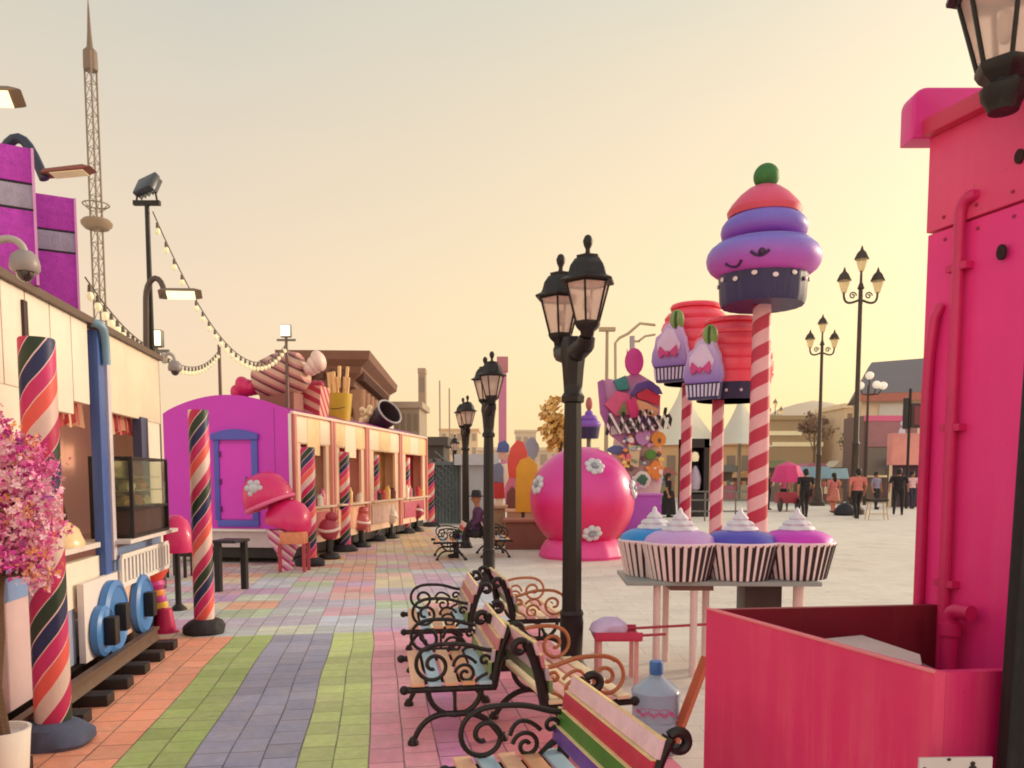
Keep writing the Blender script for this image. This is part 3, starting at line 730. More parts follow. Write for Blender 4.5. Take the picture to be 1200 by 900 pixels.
bench('nearest rainbow slatted bench with blush, crimson, green and violet back', Vector((.465, 2.69, 0)), R(14.8), .9)
bench('black scrolled bench, second along the pink pavers, before the second lantern post', Vector((-.09, 4.77, 0)), R(9), .9, M_IRON, PALEB)
bench('black scrolled bench, third along the pink pavers, its armrests close to the path', Vector((-.33, 6.56, 0)), R(8), .92, M_IRON, PALEB)
bench('rear facing bench with long black curved back behind the rainbow bench', Vector((.17, 4.32, 0)), R(15), 1.0, M_ORANGE, PALEB, PALES, True)
bench('rear facing bench with orange brown scrolls facing the plaza', Vector((.0, 6.95, 0)), R(10), .95, M_ORANGE, PALEB, PALES, True)
g1 = G(552, 652); g2 = G(560, 650)
bench('far dark bench facing the promenade at the third lantern post', Vector((g1.x-.1, g1.y-.8, 0)), R(8), 1.0, M_IRON)
bench('far dark bench facing the plaza at the third lantern post', Vector((g2.x+.15, g2.y-.7, 0)), R(8), 1.0, M_IRON, flip=True)

# hand cart with crimson shafts and a lilac bundle
hc = thing('hand_cart', 'low crimson hand cart with long thin shafts standing beside the nearest lantern post', 'hand cart', P(722, 745, 6.25)*1.0, R(0))
hc.location.z = 0
b = MB(); b.box((0, 0, .36), (.36, .34, .03), bev=.008); b.box((0, -.17, .39), (.36, .02, .05)); b.box((0, .17, .39), (.36, .02, .05)); b.build('tray', pm('crimson_tray', (206, 60, 96), .5), hc)
for yy, x1 in ((-.15, .36), (.15, .74)):
    b = MB(); b.tube([(-.14, yy, .372), (x1, yy, .40+.02*(yy > 0))], .011, 8); b.build('shaft', pm('crimson_shaft', (180, 60, 78), .5), hc)
for sx in (-.14, .14):
    for yy in (-.13, .13):
        b = MB(); b.box((sx, yy, .172), (.03, .03, .344)); b.build('leg', pm('rose_leg', (224, 160, 156), .5), hc)
b = MB(); b.lathe([(.13, 0), (.15, .03), (.135, .08), (.07, .12), (0, .13)], 24, mod=lambda a, v: 1+.2*mnoise.noise((math.cos(a)*1.6, math.sin(a)*1.6, v*2)))
o = b.build('lilac_bundle', pm('lilac_cloth', (216, 192, 230), .8, 0, .2, 6, .4, 9)); o.location = hc.location+Vector((-.05, 0, .378)); tag(o, 'soft lilac bundle lying on the crimson hand cart', 'bundle')

# ================================================================== CUPCAKE TABLE
YT = 6.39; tp = P(848, 680, YT); ztab = tp.z
tb = thing('cupcake_table', 'grey topped table on thin white legs holding giant cupcakes', 'table', (tp.x, tp.y+.32, 0), R(-2))
pl, pr = P(735, 680, YT).x-tp.x, P(960, 680, YT).x-tp.x
b = MB(); b.box(((pl+pr)/2, 0, ztab-.02), (pr-pl, .8, .035), bev=.008); b.build('tabletop', pm('table_grey', (150, 158, 156), .4), tb)
for px, yy in ((771, -.3), (779, .2), (814, -.32), (826, .0), (872, .15), (934, -.2)):
    xx = P(px, 760, YT+.32+yy).x-tp.x
    b = MB(); b.tube([(xx, yy, 0), (xx, yy, ztab-.04)], .03 if px < 860 else .045, 12); b.build('leg', pm('leg_blush', (232, 206, 204), .4), tb)
b = MB(); b.box((P(905, 700, YT).x-tp.x, .05, ztab-.2), (.3, .3, .3), bev=.01); b.build('drawer_box', pm('dark_box', (62, 48, 44), .5), tb)
b = MB(); b.box((P(812, 690, YT).x-tp.x, -.1, ztab-.06), (.34, .5, .04)); b.build('under_brace', pm('brace_brown', (120, 84, 76), .6), tb)
M_WRAP = angular('wrapper_stripes', (246, 226, 228), (50, 26, 38), 30, .55)
def cup(label, loc, fr, rz, rim=(244, 214, 224)):
    t = thing('giant_cupcake', label, 'giant cupcake', loc, rz, 'giant cupcakes on the table')
    n = 30
    b = MB(); b.lathe([(0, 0), (.235, 0), (.24, .012), (.3, .27), (.305, .285), (.285, .285), (.28, .26), (0, .26)], 180, mod=lambda a, v: 1+.018*math.cos(n*a)); b.build('wrapper', M_WRAP, t)
    b = MB(); b.torus(.29, .016, T(0, 0, .285), seg=104); b.build('rim', pm('rim_blush', rim, .5), t)
    b = MB(); b.lathe([(.285, .27), (.29, .3), (.265, .34), (.2, .375), (.12, .39), (0, .395)], 48, mod=lambda a, v: 1+.03*mnoise.noise((math.cos(a)*2, math.sin(a)*2, v*3))); b.build('frosting', pm('frost_%d_%d_%d' % fr, fr, .4, 0, .14, 4), t)
    b = MB()
    prof = [(.13, .375), (.14, .395), (.125, .415), (.1, .425), (.108, .44), (.09, .46), (.06, .47), (.066, .485), (.045, .51), (.022, .53), (.014, .56), (0, .575)]
    b.lathe(prof, 40, mod=lambda a, v: 1+.07*math.cos(6*a+v*9)); b.build('cream_tip', pm('whipped_white', (224, 220, 232), .5), t)
    return t
c0 = cup('giant cupcake with bright blue frosting, half hidden behind the lavender one', P(766, 680, YT+.4)*1.0, (40, 140, 220), .3)
cups = [('giant cupcake with lavender frosting in a striped wrapper', (796, YT-.02), (206, 164, 226)), ('giant cupcake with indigo frosting in a striped wrapper', (866, YT-.0), (82, 74, 190)), ('giant cupcake with magenta frosting at the table end', (932, YT+.05), (206, 54, 196))]
c0.location.z = ztab
for i, (lab, (px, y), f) in enumerate(cups):
    p = P(px, 680, y+.15); c = cup(lab, (p.x, p.y, ztab), f, i*1.1)
# water bottle, leaning brown prop
bt = thing('water_bottle', 'large translucent blue water bottle with pink print and a dark blue cap', 'water bottle', P(768, 860, 4.62)*1.0); bt.location.z = 0; bt.scale = (.98, .98, 1.08)
t_ = NT('bottle_plastic'); t_.set(Base_Color=alb((186, 206, 230)), Roughness=.25, Transmission_Weight=.5, IOR=1.2, Coat_Weight=.3); BP = t_.m
b = MB(); b.lathe([(0, 0), (.125, 0), (.138, .02), (.138, .09), (.13, .1), (.138, .11), (.138, .17), (.13, .18), (.138, .19), (.14, .3), (.145, .335), (.135, .35), (.08, .385), (.045, .41), (.036, .42), (.036, .47), (0, .47)], 40); b.build('bottle', BP, bt)
b = MB(); b.lathe([(.039, .425), (.041, .43), (.041, .485), (.036, .495), (0, .495)], 24); b.build('cap', pm('cap_blue', (64, 120, 190), .4), bt)
# the pink scribbled print wraps the front of the bottle
b = MB(); pts = []
for i in range(60):
    a = R(-150+100*i/59); z = .235+.014*math.sin(i*1.35)+.008*math.sin(i*.41); pts.append((.1415*math.cos(a), .1415*math.sin(a), z))
b.tube(pts, .0035, 5); b.tube([(.1415*math.cos(R(a)), .1415*math.sin(R(a)), .262) for a in range(-140, -60, 8)], .002, 5); b.build('print', pm('print_pink', (222, 110, 170), .5), bt)
lp = P(803, 800, 4.6)
b = MB(); a_ = P(784, 886, 4.55)-lp; c_ = P(828, 770, 4.55)-lp
b.tube([a_*1.0, c_*1.0], .032, 4); o = b.build('leaning_strut', pm('strut_brown', (186, 92, 60), .6, 0, .2, 6)); o.location = lp; tag(o, 'orange brown wooden strut leaning beside the crimson counter', 'wooden strut')

# ================================================================== GIANT CUPCAKE ON A POLE AND JELLY ROLL SIGNS
M_CANE = spiral('candy_cane', [(186, 34, 72), (226, 164, 176)], .47, 1, None, .45, 1)
M_CANE2 = spiral('candy_cane_thin', [(176, 36, 76), (222, 168, 180)], .5, 1, None, .45, 1)
YP = 14.2; k = YP/F
pb_ = P(886, 660, YP); pb_.z = 0
gc = thing('cupcake_signpost', 'giant purple and pink swirl cupcake with smiling face on a striped pole', 'cupcake sign', pb_)
zc0 = P(896, 359, YP).z
b = MB(); b.lathe([(.18, 0), (.17, zc0*.5), (.15, zc0+.15), (0, zc0+.15)], 24); b.build('pole', M_CANE, gc)
b = MB(); b.lathe([(0, .02), (.62, .0), (.68, .0), (.71, .1), (.735, .52), (.67, .56), (0, .56)], 64, T(0, 0, zc0), mod=lambda a, v: 1+.012*math.cos(20*a))
cupw = b.build('cup', pm('navy_cup', (44, 34, 84), .45, 0, .15), gc)
b = MB()
for i in range(14):
    a = 2*PI*i/14+.2; zz = .36+.05*(i % 2); rr = .695+.045*(zz/.52)
    M = T(rr*math.cos(a), rr*math.sin(a), zc0+zz, 0, 0, a)
    q = MB(); q.ell((0.02, 0, 0), (.02, .05, .04), M, seg=10, ring=6); q.build('dot', pm('dot_cream', (234, 214, 220), .5), cupw)
zk = zc0; zc0 = zc0-.12
M_R1 = gradz('swirl_low', [(0, (196, 70, 184)), (.45, (150, 88, 192)), (.8, (120, 110, 206)), (1, (130, 120, 210))], zc0+.6, zc0+1.2)
M_R2 = gradz('swirl_mid', [(0, (160, 76, 188)), (.5, (112, 92, 198)), (1, (120, 110, 206))], zc0+1.2, zc0+1.62)
M_R3 = gradz('swirl_top', [(0, (210, 64, 90)), (.4, (216, 74, 116)), (1, (206, 90, 130))], zc0+1.6, zc0+2.2)
b = MB(); b.torus(.64, .315, T(0, 0, zc0+.9, R(3)), seg=56, n=18, zs=.92); b.lathe([(.7, .6), (.8, 1.15), (0, 1.16)], 40, T(0, 0, zc0)); b.build('swirl', M_R1, gc)
b = MB(); b.torus(.5, .22, T(0, 0, zc0+1.38, R(-3)), seg=52, n=16, zs=.95); b.lathe([(.55, 1.2), (.55, 1.58), (0, 1.6)], 40, T(0, 0, zc0)); b.build('swirl', M_R2, gc)
b = MB(); b.lathe([(.4, 1.56), (.6, 1.6), (.62, 1.7), (.56, 1.8), (.42, 1.96), (.28, 2.07), (.14, 2.13), (0, 2.15)], 48, T(0, 0, zc0)); b.build('swirl', M_R3, gc)
b = MB(); b.ell((.02, 0, zc0+2.28), .215, seg=28, ring=18); b.build('cherry', pm('green_ball', (48, 110, 48), .55, 0, .25, 8, .3, 40), gc)
def on_ring(a, dz, out=.0):
    th = dz/.3; rr = .64+.315*math.cos(th)+out
    return Vector((rr*math.cos(a), rr*math.sin(a), zc0+.9+.295*math.sin(th)))
for (am, kind) in ((-2.42, 0), (-1.92, 1)):
    pts = []
    for i in range(13):
        u = -1+2*i/12
        if kind == 0: pts.append(on_ring(am+u*.17, -.25-.1*(1-u*u)+.05, .012))
        else: pts.append(on_ring(am+u*.15, -.14-.08*(1-u*u)+.06, .012))
    b = MB(); b.tube(pts, .026, 7); b.build('smile' if kind == 0 else 'eye', pm('ink_violet', (58, 22, 72), .5), gc)
    if kind == 1:
        b = MB(); c = on_ring(am+.03, -.1, 0); b.ell(tuple(c), .06, seg=12, ring=8); b.build('eye', pm('ink_violet', (58, 22, 72), .5), gc)

def rollsign(label, Y, pole_px, pole_top, body_px, rpx, top_py, cut_px, cut_w, yaw):
    s = Y/F
    pbb = P(pole_px, 655, Y); pbb.z = 0; pbb.y += .0
    t = thing('cupcake_roll_sign', label, 'cupcake sign', pbb, 0, 'red ribbed cupcake signs on thin striped poles')
    zb = P(pole_px, pole_top, Y).z; zt2 = P(pole_px, top_py, Y).z; hh = zt2-zb
    b = MB(); b.lathe([(.125, 0), (.12, zb*.5), (.11, zb+.05), (0, zb+.05)], 20); b.build('pole', M_CANE2, t)
    bx = P(body_px, 500, Y).x-pbb.x; rr = rpx*s; M = T(bx, .25, zb)
    def ribs(z0, z1, r0, r1): return [(r0*.96, z0), (r0, z0+(z1-z0)*.15), (r0*1.01, z0+(z1-z0)*.5), (r1*1.0, z0+(z1-z0)*.85), (r1*.96, z1)]
    prof = [(0, .2*hh), (rr*.9, .2*hh)]
    for z0, z1, r0, r1 in ((.2, .34, .98, 1.04), (.34, .49, 1.02, 1.03), (.49, .64, 1.0, .98), (.64, .78, .95, .92), (.78, .89, .86, .8), (.89, .94, .68, .65)):
        prof += ribs(z0*hh, z1*hh, r0*rr, r1*rr)
    prof += [(rr*.7, .945*hh), (rr*.72, .97*hh), (rr*.68, 1.0*hh), (0, 1.0*hh)]
    b = MB(); b.lathe(prof, 56, M, mod=lambda a, v: 1+.012*mnoise.noise((math.cos(a)*2, math.sin(a)*2, v*3))); b.build('ribbed_top', pm('jelly_red', (244, 78, 106), .45, 0, .1, 2, coat=.2), t)
    b = MB(); b.lathe([(rr*.86, 0), (rr*.95, .2*hh), (0, .2*hh)], 48, M); b.lathe([(rr*.86, 0), (0, 0)], 48, M); cu = b.build('cup', pm('navy_band', (46, 34, 76), .5), t)
    for i in range(16):
        a_ = 2*PI*i/16; q = MB(); q.ell((rr*.905*math.cos(a_), rr*.905*math.sin(a_), .1*hh), (.03, .05, .03), M, seg=8, ring=6); q.build('dot', pm('dot_cream', (234, 214, 220), .5), cu)
    # cut-out cupcake board fixed to the side that faces down the promenade
    cx = P(cut_px, 500, Y).x-pbb.x; hw = cut_w*s/math.cos(yaw)/2.2; hb = hh*.79
    M = T(cx, -rr*.62, zb-.02*hh, 0, 0, yaw)
    b = MB(); low = [(hw*.84, 0.0), (hw*.98, .24*hb), (-hw*.98, .24*hb), (-hw*.84, 0.0)]; b.prism(low, -.08, .06, M)
    fb_ = b.build('face_wrapper', pm('wrapper_navy', (50, 40, 90), .5), t)
    for i in range(9):
        x = hw*(-.86+.215*i); wv = .05*hw; q = MB(); q.prism([(x-wv, .04*hb), (x+wv, .04*hb), (x*1.08+wv*1.2, .22*hb), (x*1.08-wv*1.2, .22*hb)], -.1, -.08, M); q.build('pleat', pm('pleat_lilac', (206, 194, 226), .5), fb_)
    b = MB()
    cloud = [(hw*.98, .24*hb), (hw*1.1, .34*hb), (hw*1.04, .48*hb), (hw*.94, .56*hb), (hw*.9, .66*hb), (hw*.72, .76*hb), (hw*.58, .88*hb), (hw*.15, .92*hb), (-hw*.3, .86*hb), (-hw*.5, .76*hb), (-hw*.84, .7*hb), (-hw*.92, .56*hb), (-hw*1.06, .46*hb), (-hw*1.1, .33*hb), (-hw*.98, .24*hb)]
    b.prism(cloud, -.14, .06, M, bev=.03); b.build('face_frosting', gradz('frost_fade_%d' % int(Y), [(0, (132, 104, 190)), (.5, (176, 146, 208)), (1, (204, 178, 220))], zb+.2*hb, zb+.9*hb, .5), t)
    b = MB(); icing = [(hw*.6, .42*hb), (hw*.74, .56*hb), (hw*.5, .68*hb), (hw*.3, .8*hb), (-hw*.1, .82*hb), (-hw*.4, .72*hb), (-hw*.7, .62*hb), (-hw*.68, .48*hb), (-hw*.3, .42*hb), (0, .37*hb), (hw*.3, .44*hb)]
    b.prism(icing, -.17, -.13, M, bev=.015); b.build('face_icing', pm('icing_pale', (216, 190, 226), .5), t)
    for sx in (-1, 1):
        q = MB(); q.prism([(sx*hw*.06, .44*hb), (sx*hw*.5, .55*hb), (sx*hw*.62, .47*hb), (sx*hw*.5, .36*hb)], -.2, -.16, M, bev=.01); q.build('bow_loop', pm('bow_plum', (196, 60, 132), .5), t)
    q = MB(); q.ell((0, -.2, .42*hb), (.14*hw, .05, .05*hb), M, seg=12, ring=8); q.build('bow_knot', pm('bow_plum', (196, 60, 132), .5), t)
    q = MB(); q.ell((hw*.36, -.06, .93*hb), (.42*hw, .12, .17*hb), M, seg=18, ring=12); q.build('olive', pm('olive_green', (124, 152, 84), .5, 0, .25, 6), t)
    q = MB(); q.ell((hw*.42, -.15, .93*hb), (.1*hw, .05, .14*hb), M, seg=10, ring=8); q.build('olive_stripe', pm('olive_dark', (56, 76, 40), .5), t)
    return t
rollsign('nearer red ribbed cupcake sign on a thin striped pole beside the giant cupcake', 15.4, 838, 469, 860, 46, 372, 818, 36, R(-38))
rollsign('farther red ribbed cupcake sign half hidden behind the nearer one', 17.6, 802, 449, 816, 41, 355, 781, 35, R(-38))

# ================================================================== MAGENTA BALL, PLINTHS, PLANTERS
YB = 16.0; bc = P(682, 585, YB); rb = 62*YB/F*.985
ball = thing('giant_ball', 'giant glossy magenta ball with silver flowers on a pink ring base', 'ball sculpture', (bc.x, bc.y, 0))
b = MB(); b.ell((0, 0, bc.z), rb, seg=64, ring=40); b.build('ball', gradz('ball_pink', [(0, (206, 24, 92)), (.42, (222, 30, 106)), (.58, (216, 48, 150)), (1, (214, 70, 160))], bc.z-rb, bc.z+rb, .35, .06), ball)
b = MB(); b.lathe([(.8, 0), (.83, .06), (.78, .2), (.7, .34), (.6, .4), (0, .4)], 40, mod=lambda a, v: 1+.03*math.cos(12*a)); b.build('ring_base', pm('base_pink', (228, 70, 150), .45), ball)
def flower(root, direction, rad):
    d = Vector(direction).normalized(); M = Matrix.Translation(Vector((0, 0, bc.z))+d*rb) @ d.to_track_quat('Z', 'Y').to_matrix().to_4x4()
    b = MB()
    for k_ in range(7):
        a = 2*PI*k_/7; b.ell((rad*.62*math.cos(a), rad*.62*math.sin(a), .0), (rad*.36, rad*.36, .05), M, seg=12, ring=8)
    f = b.build('flower', pm('flower_silver', (206, 204, 214), .4, .1), root)
    q = MB(); q.ell((0, 0, .03), (rad*.34, rad*.34, .05), M, seg=14, ring=8); q.build('flower_centre', pm('flower_grey', (146, 150, 164), .4), f)
for dx, dz in ((.16, .62), (.12, -.6), (-.86, .28), (.93, .2)):
    dy = -math.sqrt(max(.01, 1-dx*dx-dz*dz)); flower(ball, (dx, dy, dz), .2)
def planter(label, pa, pb, ytop, Y, depth, c, nm):
    a, b_ = P(pa, 650, Y), P(pb, 650, Y); zt_ = P(pa, ytop, Y).z
    t = thing('planter_wall', label, 'planter', ((a.x+b_.x)/2, Y+depth/2, 0), 0, 'low brown planter walls by the candy figures')
    q = MB(); q.box((0, 0, zt_/2), (b_.x-a.x, depth, zt_), bev=.02); q.build('body', pm(nm, c, .8, 0, .3, 3, .3, 20), t)
    q = MB(); q.box((0, 0, zt_+.03), (b_.x-a.x+.1, depth+.1, .06), bev=.01); q.build('coping', pm(nm+'_cap', tuple(min(255, int(v*1.25)) for v in c), .7), t)
planter('brown planter wall behind the magenta ball on the lantern side', 592, 650, 612, 17.6, .8, (132, 84, 72), 'brick_brown')
planter('pale brown step block behind the third lantern post', 576, 592, 596, 18.5, .8, (150, 118, 92), 'block_tan')
planter('low olive brown planter between the magenta ball and the cupcake table', 712, 790, 632, 17.0, .6, (126, 92, 62), 'brick_olive')
planter('long pale coping wall behind the brown planter wall', 594, 660, 600, 20.5, .6, (176, 138, 116), 'brick_pale')
pa = P(757, 604, 18.2)
lv = thing('lavender_plinth', 'bright lavender tapered plinth under the candy signboard', 'plinth', (pa.x-.1, pa.y, 0))
b = MB(); zt_ = P(757, 580, 18.2).z; b.prism([(-.72, 0), (.4, 0), (.36, zt_), (-.3, zt_)], -.4, .4); b.build('body', pm('lavender', (178, 88, 208), .5), lv)
b = MB(); b.box((.03, 0, zt_+.02), (.74, .9, .04)); b.build('top_slab', pm('lavender_top', (196, 124, 214), .5), lv)

# candy signboard: a crowd of cut-out sweets round striped lettering
YS = 19.0; so_ = P(738, 580, YS); so_.z = 0
sb = thing('candy_signboard', 'tall signboard of painted sweets with zebra striped lettering', 'signboard', so_)
def q3(px, py, dy=0.0):
    v = P(px, py, YS)-so_; return (v.x, v.y+dy, v.z)
def cut(nm, pxs, c, d0, d1, label=None, parent=None):
    pts = [(q3(x, y)[0], q3(x, y)[2]) for x, y in pxs]
    b = MB(); b.prism(pts, d0, d1, bev=.012); return b.build(nm, pm('cut_%d_%d_%d' % c, c, .55, 0, .25, 3), parent or sb)
def blob(cx, cy, rx, ry, n=18, a0=0, wob=0): return [(cx+rx*math.cos(a0+2*PI*i/n)*(1+wob*math.sin(5*i)), cy+ry*math.sin(a0+2*PI*i/n)*(1+wob*math.cos(3*i))) for i in range(n)]
cut('board', [(701, 447), (714, 443), (728, 446), (735, 440), (748, 436), (768, 448), (775, 466), (774, 500), (760, 520), (735, 524), (716, 510), (704, 484)], (196, 140, 190), .1, .2)
cut('heart_edge', [(701, 447), (707, 444), (712, 476), (722, 506), (716, 510), (704, 484)], (166, 96, 170), .03, .1)
cut('lollipop', blob(743, 424, 11, 16), (198, 62, 150), -.06, .02)
cut('lollipop_tip', [(733, 430), (735, 408), (738, 424)], (170, 50, 110), .0, .06)
cut('teal_sweet', [(719, 446), (733, 440), (738, 456), (724, 458)], (52, 132, 132), -.05, .08)
cut('arch_sweet', [(738, 462), (746, 450), (760, 446), (772, 454), (776, 462), (768, 462), (758, 454), (748, 458), (742, 464)], (94, 70, 150), -.1, .0)
cut('red_ribbon', [(745, 462), (758, 456), (774, 464), (772, 476), (758, 470), (748, 468)], (204, 52, 82), -.06, .05)
cut('pink_slice', [(708, 474), (722, 458), (738, 462), (740, 486), (722, 488)], (214, 90, 140), -.06, .06)
cut('peach_slice', [(740, 466), (758, 472), (772, 480), (766, 494), (748, 488)], (236, 176, 136), -.04, .06)
cut('magenta_cone', [(734, 470), (744, 466), (750, 488), (738, 492)], (210, 50, 120), -.09, -.03)
cut('violet_slice', [(748, 486), (770, 490), (764, 500), (750, 498)], (150, 100, 190), -.08, -.02)
cut('green_leaf', [(724, 484), (731, 470), (734, 484), (728, 492)], (110, 128, 70), -.12, -.06)
# zebra lettering on a white strip
cut('letter_strip', [(716, 500), (738, 493), (775, 488), (776, 498), (742, 505), (716, 510)], (216, 206, 206), -.06, .04)
fc = bpy.data.curves.new('lettering', 'FONT'); fc.body = 'Nellish'; fc.size = .62; fc.shear = .35; fc.extrude = .03; fc.offset = .012; fc.align_x = 'CENTER'
fo = bpy.data.objects.new('lettering', fc); COL.objects.link(fo)
dg = bpy.context.evaluated_depsgraph_get(); me = bpy.data.meshes.new_from_object(fo.evaluated_get(dg)); bpy.data.objects.remove(fo)
me.transform(Matrix.Translation(Vector(q3(746, 506))+Vector((0, -.16, 0))) @ Euler((PI/2, R(-6), 0)).to_matrix().to_4x4() @ Matrix.Diagonal((.9, 1.1, 1, 1)))
me.materials.append(striped('zebra', [(28, 24, 34), (28, 24, 34), (230, 220, 226)], .2, (1, 0, .55), .5))
lo = bpy.data.objects.new('lettering', me); COL.objects.link(lo); lo.parent = sb
# lower half: jumbled sweets and flowers down to the plinth
cut('lower_board', [(722, 506), (774, 500), (778, 560), (774, 580), (738, 580), (716, 540)], (222, 198, 200), .12, .2)
cut('blue_sweet', blob(722, 527, 10, 5, wob=.1), (90, 100, 160), -.02, .1)
cut('lilac_scoop', blob(753, 512, 9, 10), (190, 140, 200), -.1, .02)
cut('orange_fruit', blob(771, 515, 9, 9), (226, 150, 66), -.12, .0)
cut('green_sweet', blob(762, 533, 7, 6), (86, 140, 60), -.1, .0)
cut('orange_flower', blob(768, 551, 9, 11, wob=.2), (226, 140, 60), -.12, .0)
cut('white_swirl', blob(752, 562, 10, 10, wob=.08), (222, 220, 214), -.14, -.04)
cut('swirl_centre', blob(752, 562, 6, 6, wob=.3), (60, 110, 86), -.18, -.12)
cut('cream_tile', [(736, 520), (750, 524), (748, 548), (738, 546)], (226, 210, 170), -.06, .04)
for i in range(60):
    x, y = 724+50*random.random(), 512+62*random.random()
    cut('sprinkle', blob(x, y, 1.6+2.2*random.random(), 1.6+2*random.random(), 9), random.choice([(222, 110, 140), (240, 206, 120), (130, 170, 130), (240, 232, 232), (140, 130, 196), (110, 80, 90), (236, 156, 96), (224, 160, 204), (160, 200, 214)]), -.08-.08*random.random(), .06)

# other candy figures between the lantern posts and the ball
def standee(nm, label, cat, Y, base_px, pieces):
    bp_ = P(base_px[0], base_px[1], Y); zb = max(0, bp_.z); bp_.z = zb
    t = thing(nm, label, cat, bp_)
    for (pn, pxs, c, d0, d1) in pieces:
        pts = []
        for x, y in pxs:
            v = P(x, y, Y)-bp_; pts.append((v.x, v.z))
        b = MB(); b.prism(pts, d0, d1, bev=.01); b.build(pn, pm('cut_%d_%d_%d' % c, c, .55, 0, .2, 3), t)
    return t
standee('ice_lolly', 'red rounded ice lolly figure standing behind the yellow slab', 'candy figure', 20.8, (606, 600), [('lolly', [(594, 560), (595, 538), (599, 524), (606, 516), (613, 518), (618, 530), (619, 560)], (222, 84, 74), -.15, .15), ('stick', [(604, 600), (604, 560), (610, 560), (610, 600)], (210, 170, 120), -.06, .06)])
standee('yellow_slab', 'tall mustard yellow rounded wafer slab beside the magenta ball', 'candy figure', 18.6, (614, 632), [('slab', [(604, 600), (605, 548), (610, 539), (620, 535), (630, 545), (630, 600)], (224, 164, 48), -.12, .12), ('post', [(611, 632), (611, 600), (615, 600), (615, 632)], (52, 38, 38), -.04, .04)])
standee('toy_soldier', 'toy soldier figure in grey blue coat, red trousers and blue hat', 'candy figure', 19.2, (588, 596), [('legs', [(580, 596), (580, 580), (590, 580), (590, 596)], (234, 220, 214), -.06, .06), ('trousers', [(576, 584), (577, 560), (590, 560), (592, 584)], (196, 52, 62), -.1, .1), ('coat', [(575, 564), (577, 545), (586, 542), (590, 548), (590, 566)], (120, 128, 160), -.12, .12), ('arm', [(588, 544), (594, 543), (596, 560), (591, 572), (589, 566)], (236, 224, 214), -.09, .09), ('head', blob(589, 534, 5, 6), (216, 170, 160), -.1, .1), ('hat', [(582, 530), (584, 519), (592, 516), (597, 522), (596, 530)], (84, 104, 170), -.12, .12)])
standee('pink_screen', 'pink panel with arched brown doorway behind the toy soldier', 'candy figure', 21.5, (600, 606), [('panel', [(592, 600), (592, 552), (606, 545), (612, 552), (612, 600)], (214, 130, 170), -.05, .05), ('doorway', [(593, 600), (594, 578), (600, 570), (605, 574), (606, 600)], (120, 72, 72), -.1, -.05)])
standee('grey_scallop', 'blue grey scalloped disc figure above the mustard slab', 'candy figure', 23, (622, 590), [('disc', blob(623, 526, 9, 13, wob=.1), (150, 154, 178), -.1, .1), ('post', [(621, 590), (621, 538), (625, 538), (625, 590)], (120, 112, 120), -.04, .04)])
p = P(690, 520, 22)
mc = thing('cupcake_topper', 'small violet and navy cupcake ornament just above the magenta ball', 'candy figure', (p.x, p.y, 0))
z_ = P(690, 514, 22).z; s_ = 22/F
b = MB(); b.lathe([(.06, 0), (.06, z_), (0, z_)], 10); b.build('post', M_STEEL, mc)
b = MB(); b.lathe([(0, z_), (11*s_, z_), (13*s_, z_+13*s_), (0, z_+13*s_)], 28); b.build('cup', pm('navy_cup', (44, 34, 84), .45), mc)
b = MB(); b.torus(9*s_, 5*s_, T(0, 0, z_+16*s_)); b.torus(6*s_, 4*s_, T(0, 0, z_+23*s_)); b.ell((0, 0, z_+28*s_), 5*s_); b.build('swirl', pm('swirl_violet', (132, 84, 190), .5), mc)
b = MB(); b.ell((0, 0, z_+40*s_), (4*s_, 4*s_, 8*s_)); b.build('flame_top', pm('topper_rose', (176, 100, 100), .6), mc)
p = P(655, 505, 22.5); p.z = 0
yt = thing('yellow_crown_tree', 'small yellow leaved ornamental tree just behind the magenta ball', 'tree', p)
def leafball(name, rad, n, cols, parent, c=(0, 0, 0), sz=.08, sq=(1, 1, 1)):
    b = MB()
    clumps = [Vector((random.gauss(0, .45), random.gauss(0, .45), random.gauss(0, .4))) for _ in range(22)]
    for i in range(n):
        q = random.choice(clumps)+Vector((random.gauss(0, .18), random.gauss(0, .18), random.gauss(0, .16)))
        q = Vector((q.x*rad*sq[0], q.y*rad*sq[1], q.z*rad*sq[2]))+Vector(c)
        a = Vector((random.gauss(0, 1), random.gauss(0, 1), random.gauss(0, 1))).normalized(); u = a.orthogonal().normalized(); v = a.cross(u)
        s = sz*(.6+.8*random.random())
        b._add([q-u*s, q-v*s*.5, q+u*s, q+v*s*.5], [(0, 1, 2, 3)], I4, random.randrange(len(cols)))
    return b.build(name, cols, parent, smooth=False)
zl = P(655, 500, 22.5).z
b = MB(); b.tube([(0, 0, 0), (.05, 0, zl-.1)], [.09, .05], 8); b.build('trunk', pm('bark_brown', (92, 64, 46), .85), yt)
leafball('crown', .55, 1300, [pm('leaf_gold', (226, 186, 104), .7, 0, .2), pm('leaf_amber', (196, 152, 92), .7, 0, .2), pm('leaf_straw', (240, 212, 144), .7, 0, .2)], yt, (0, 0, zl), .1, (1, 1, .9))

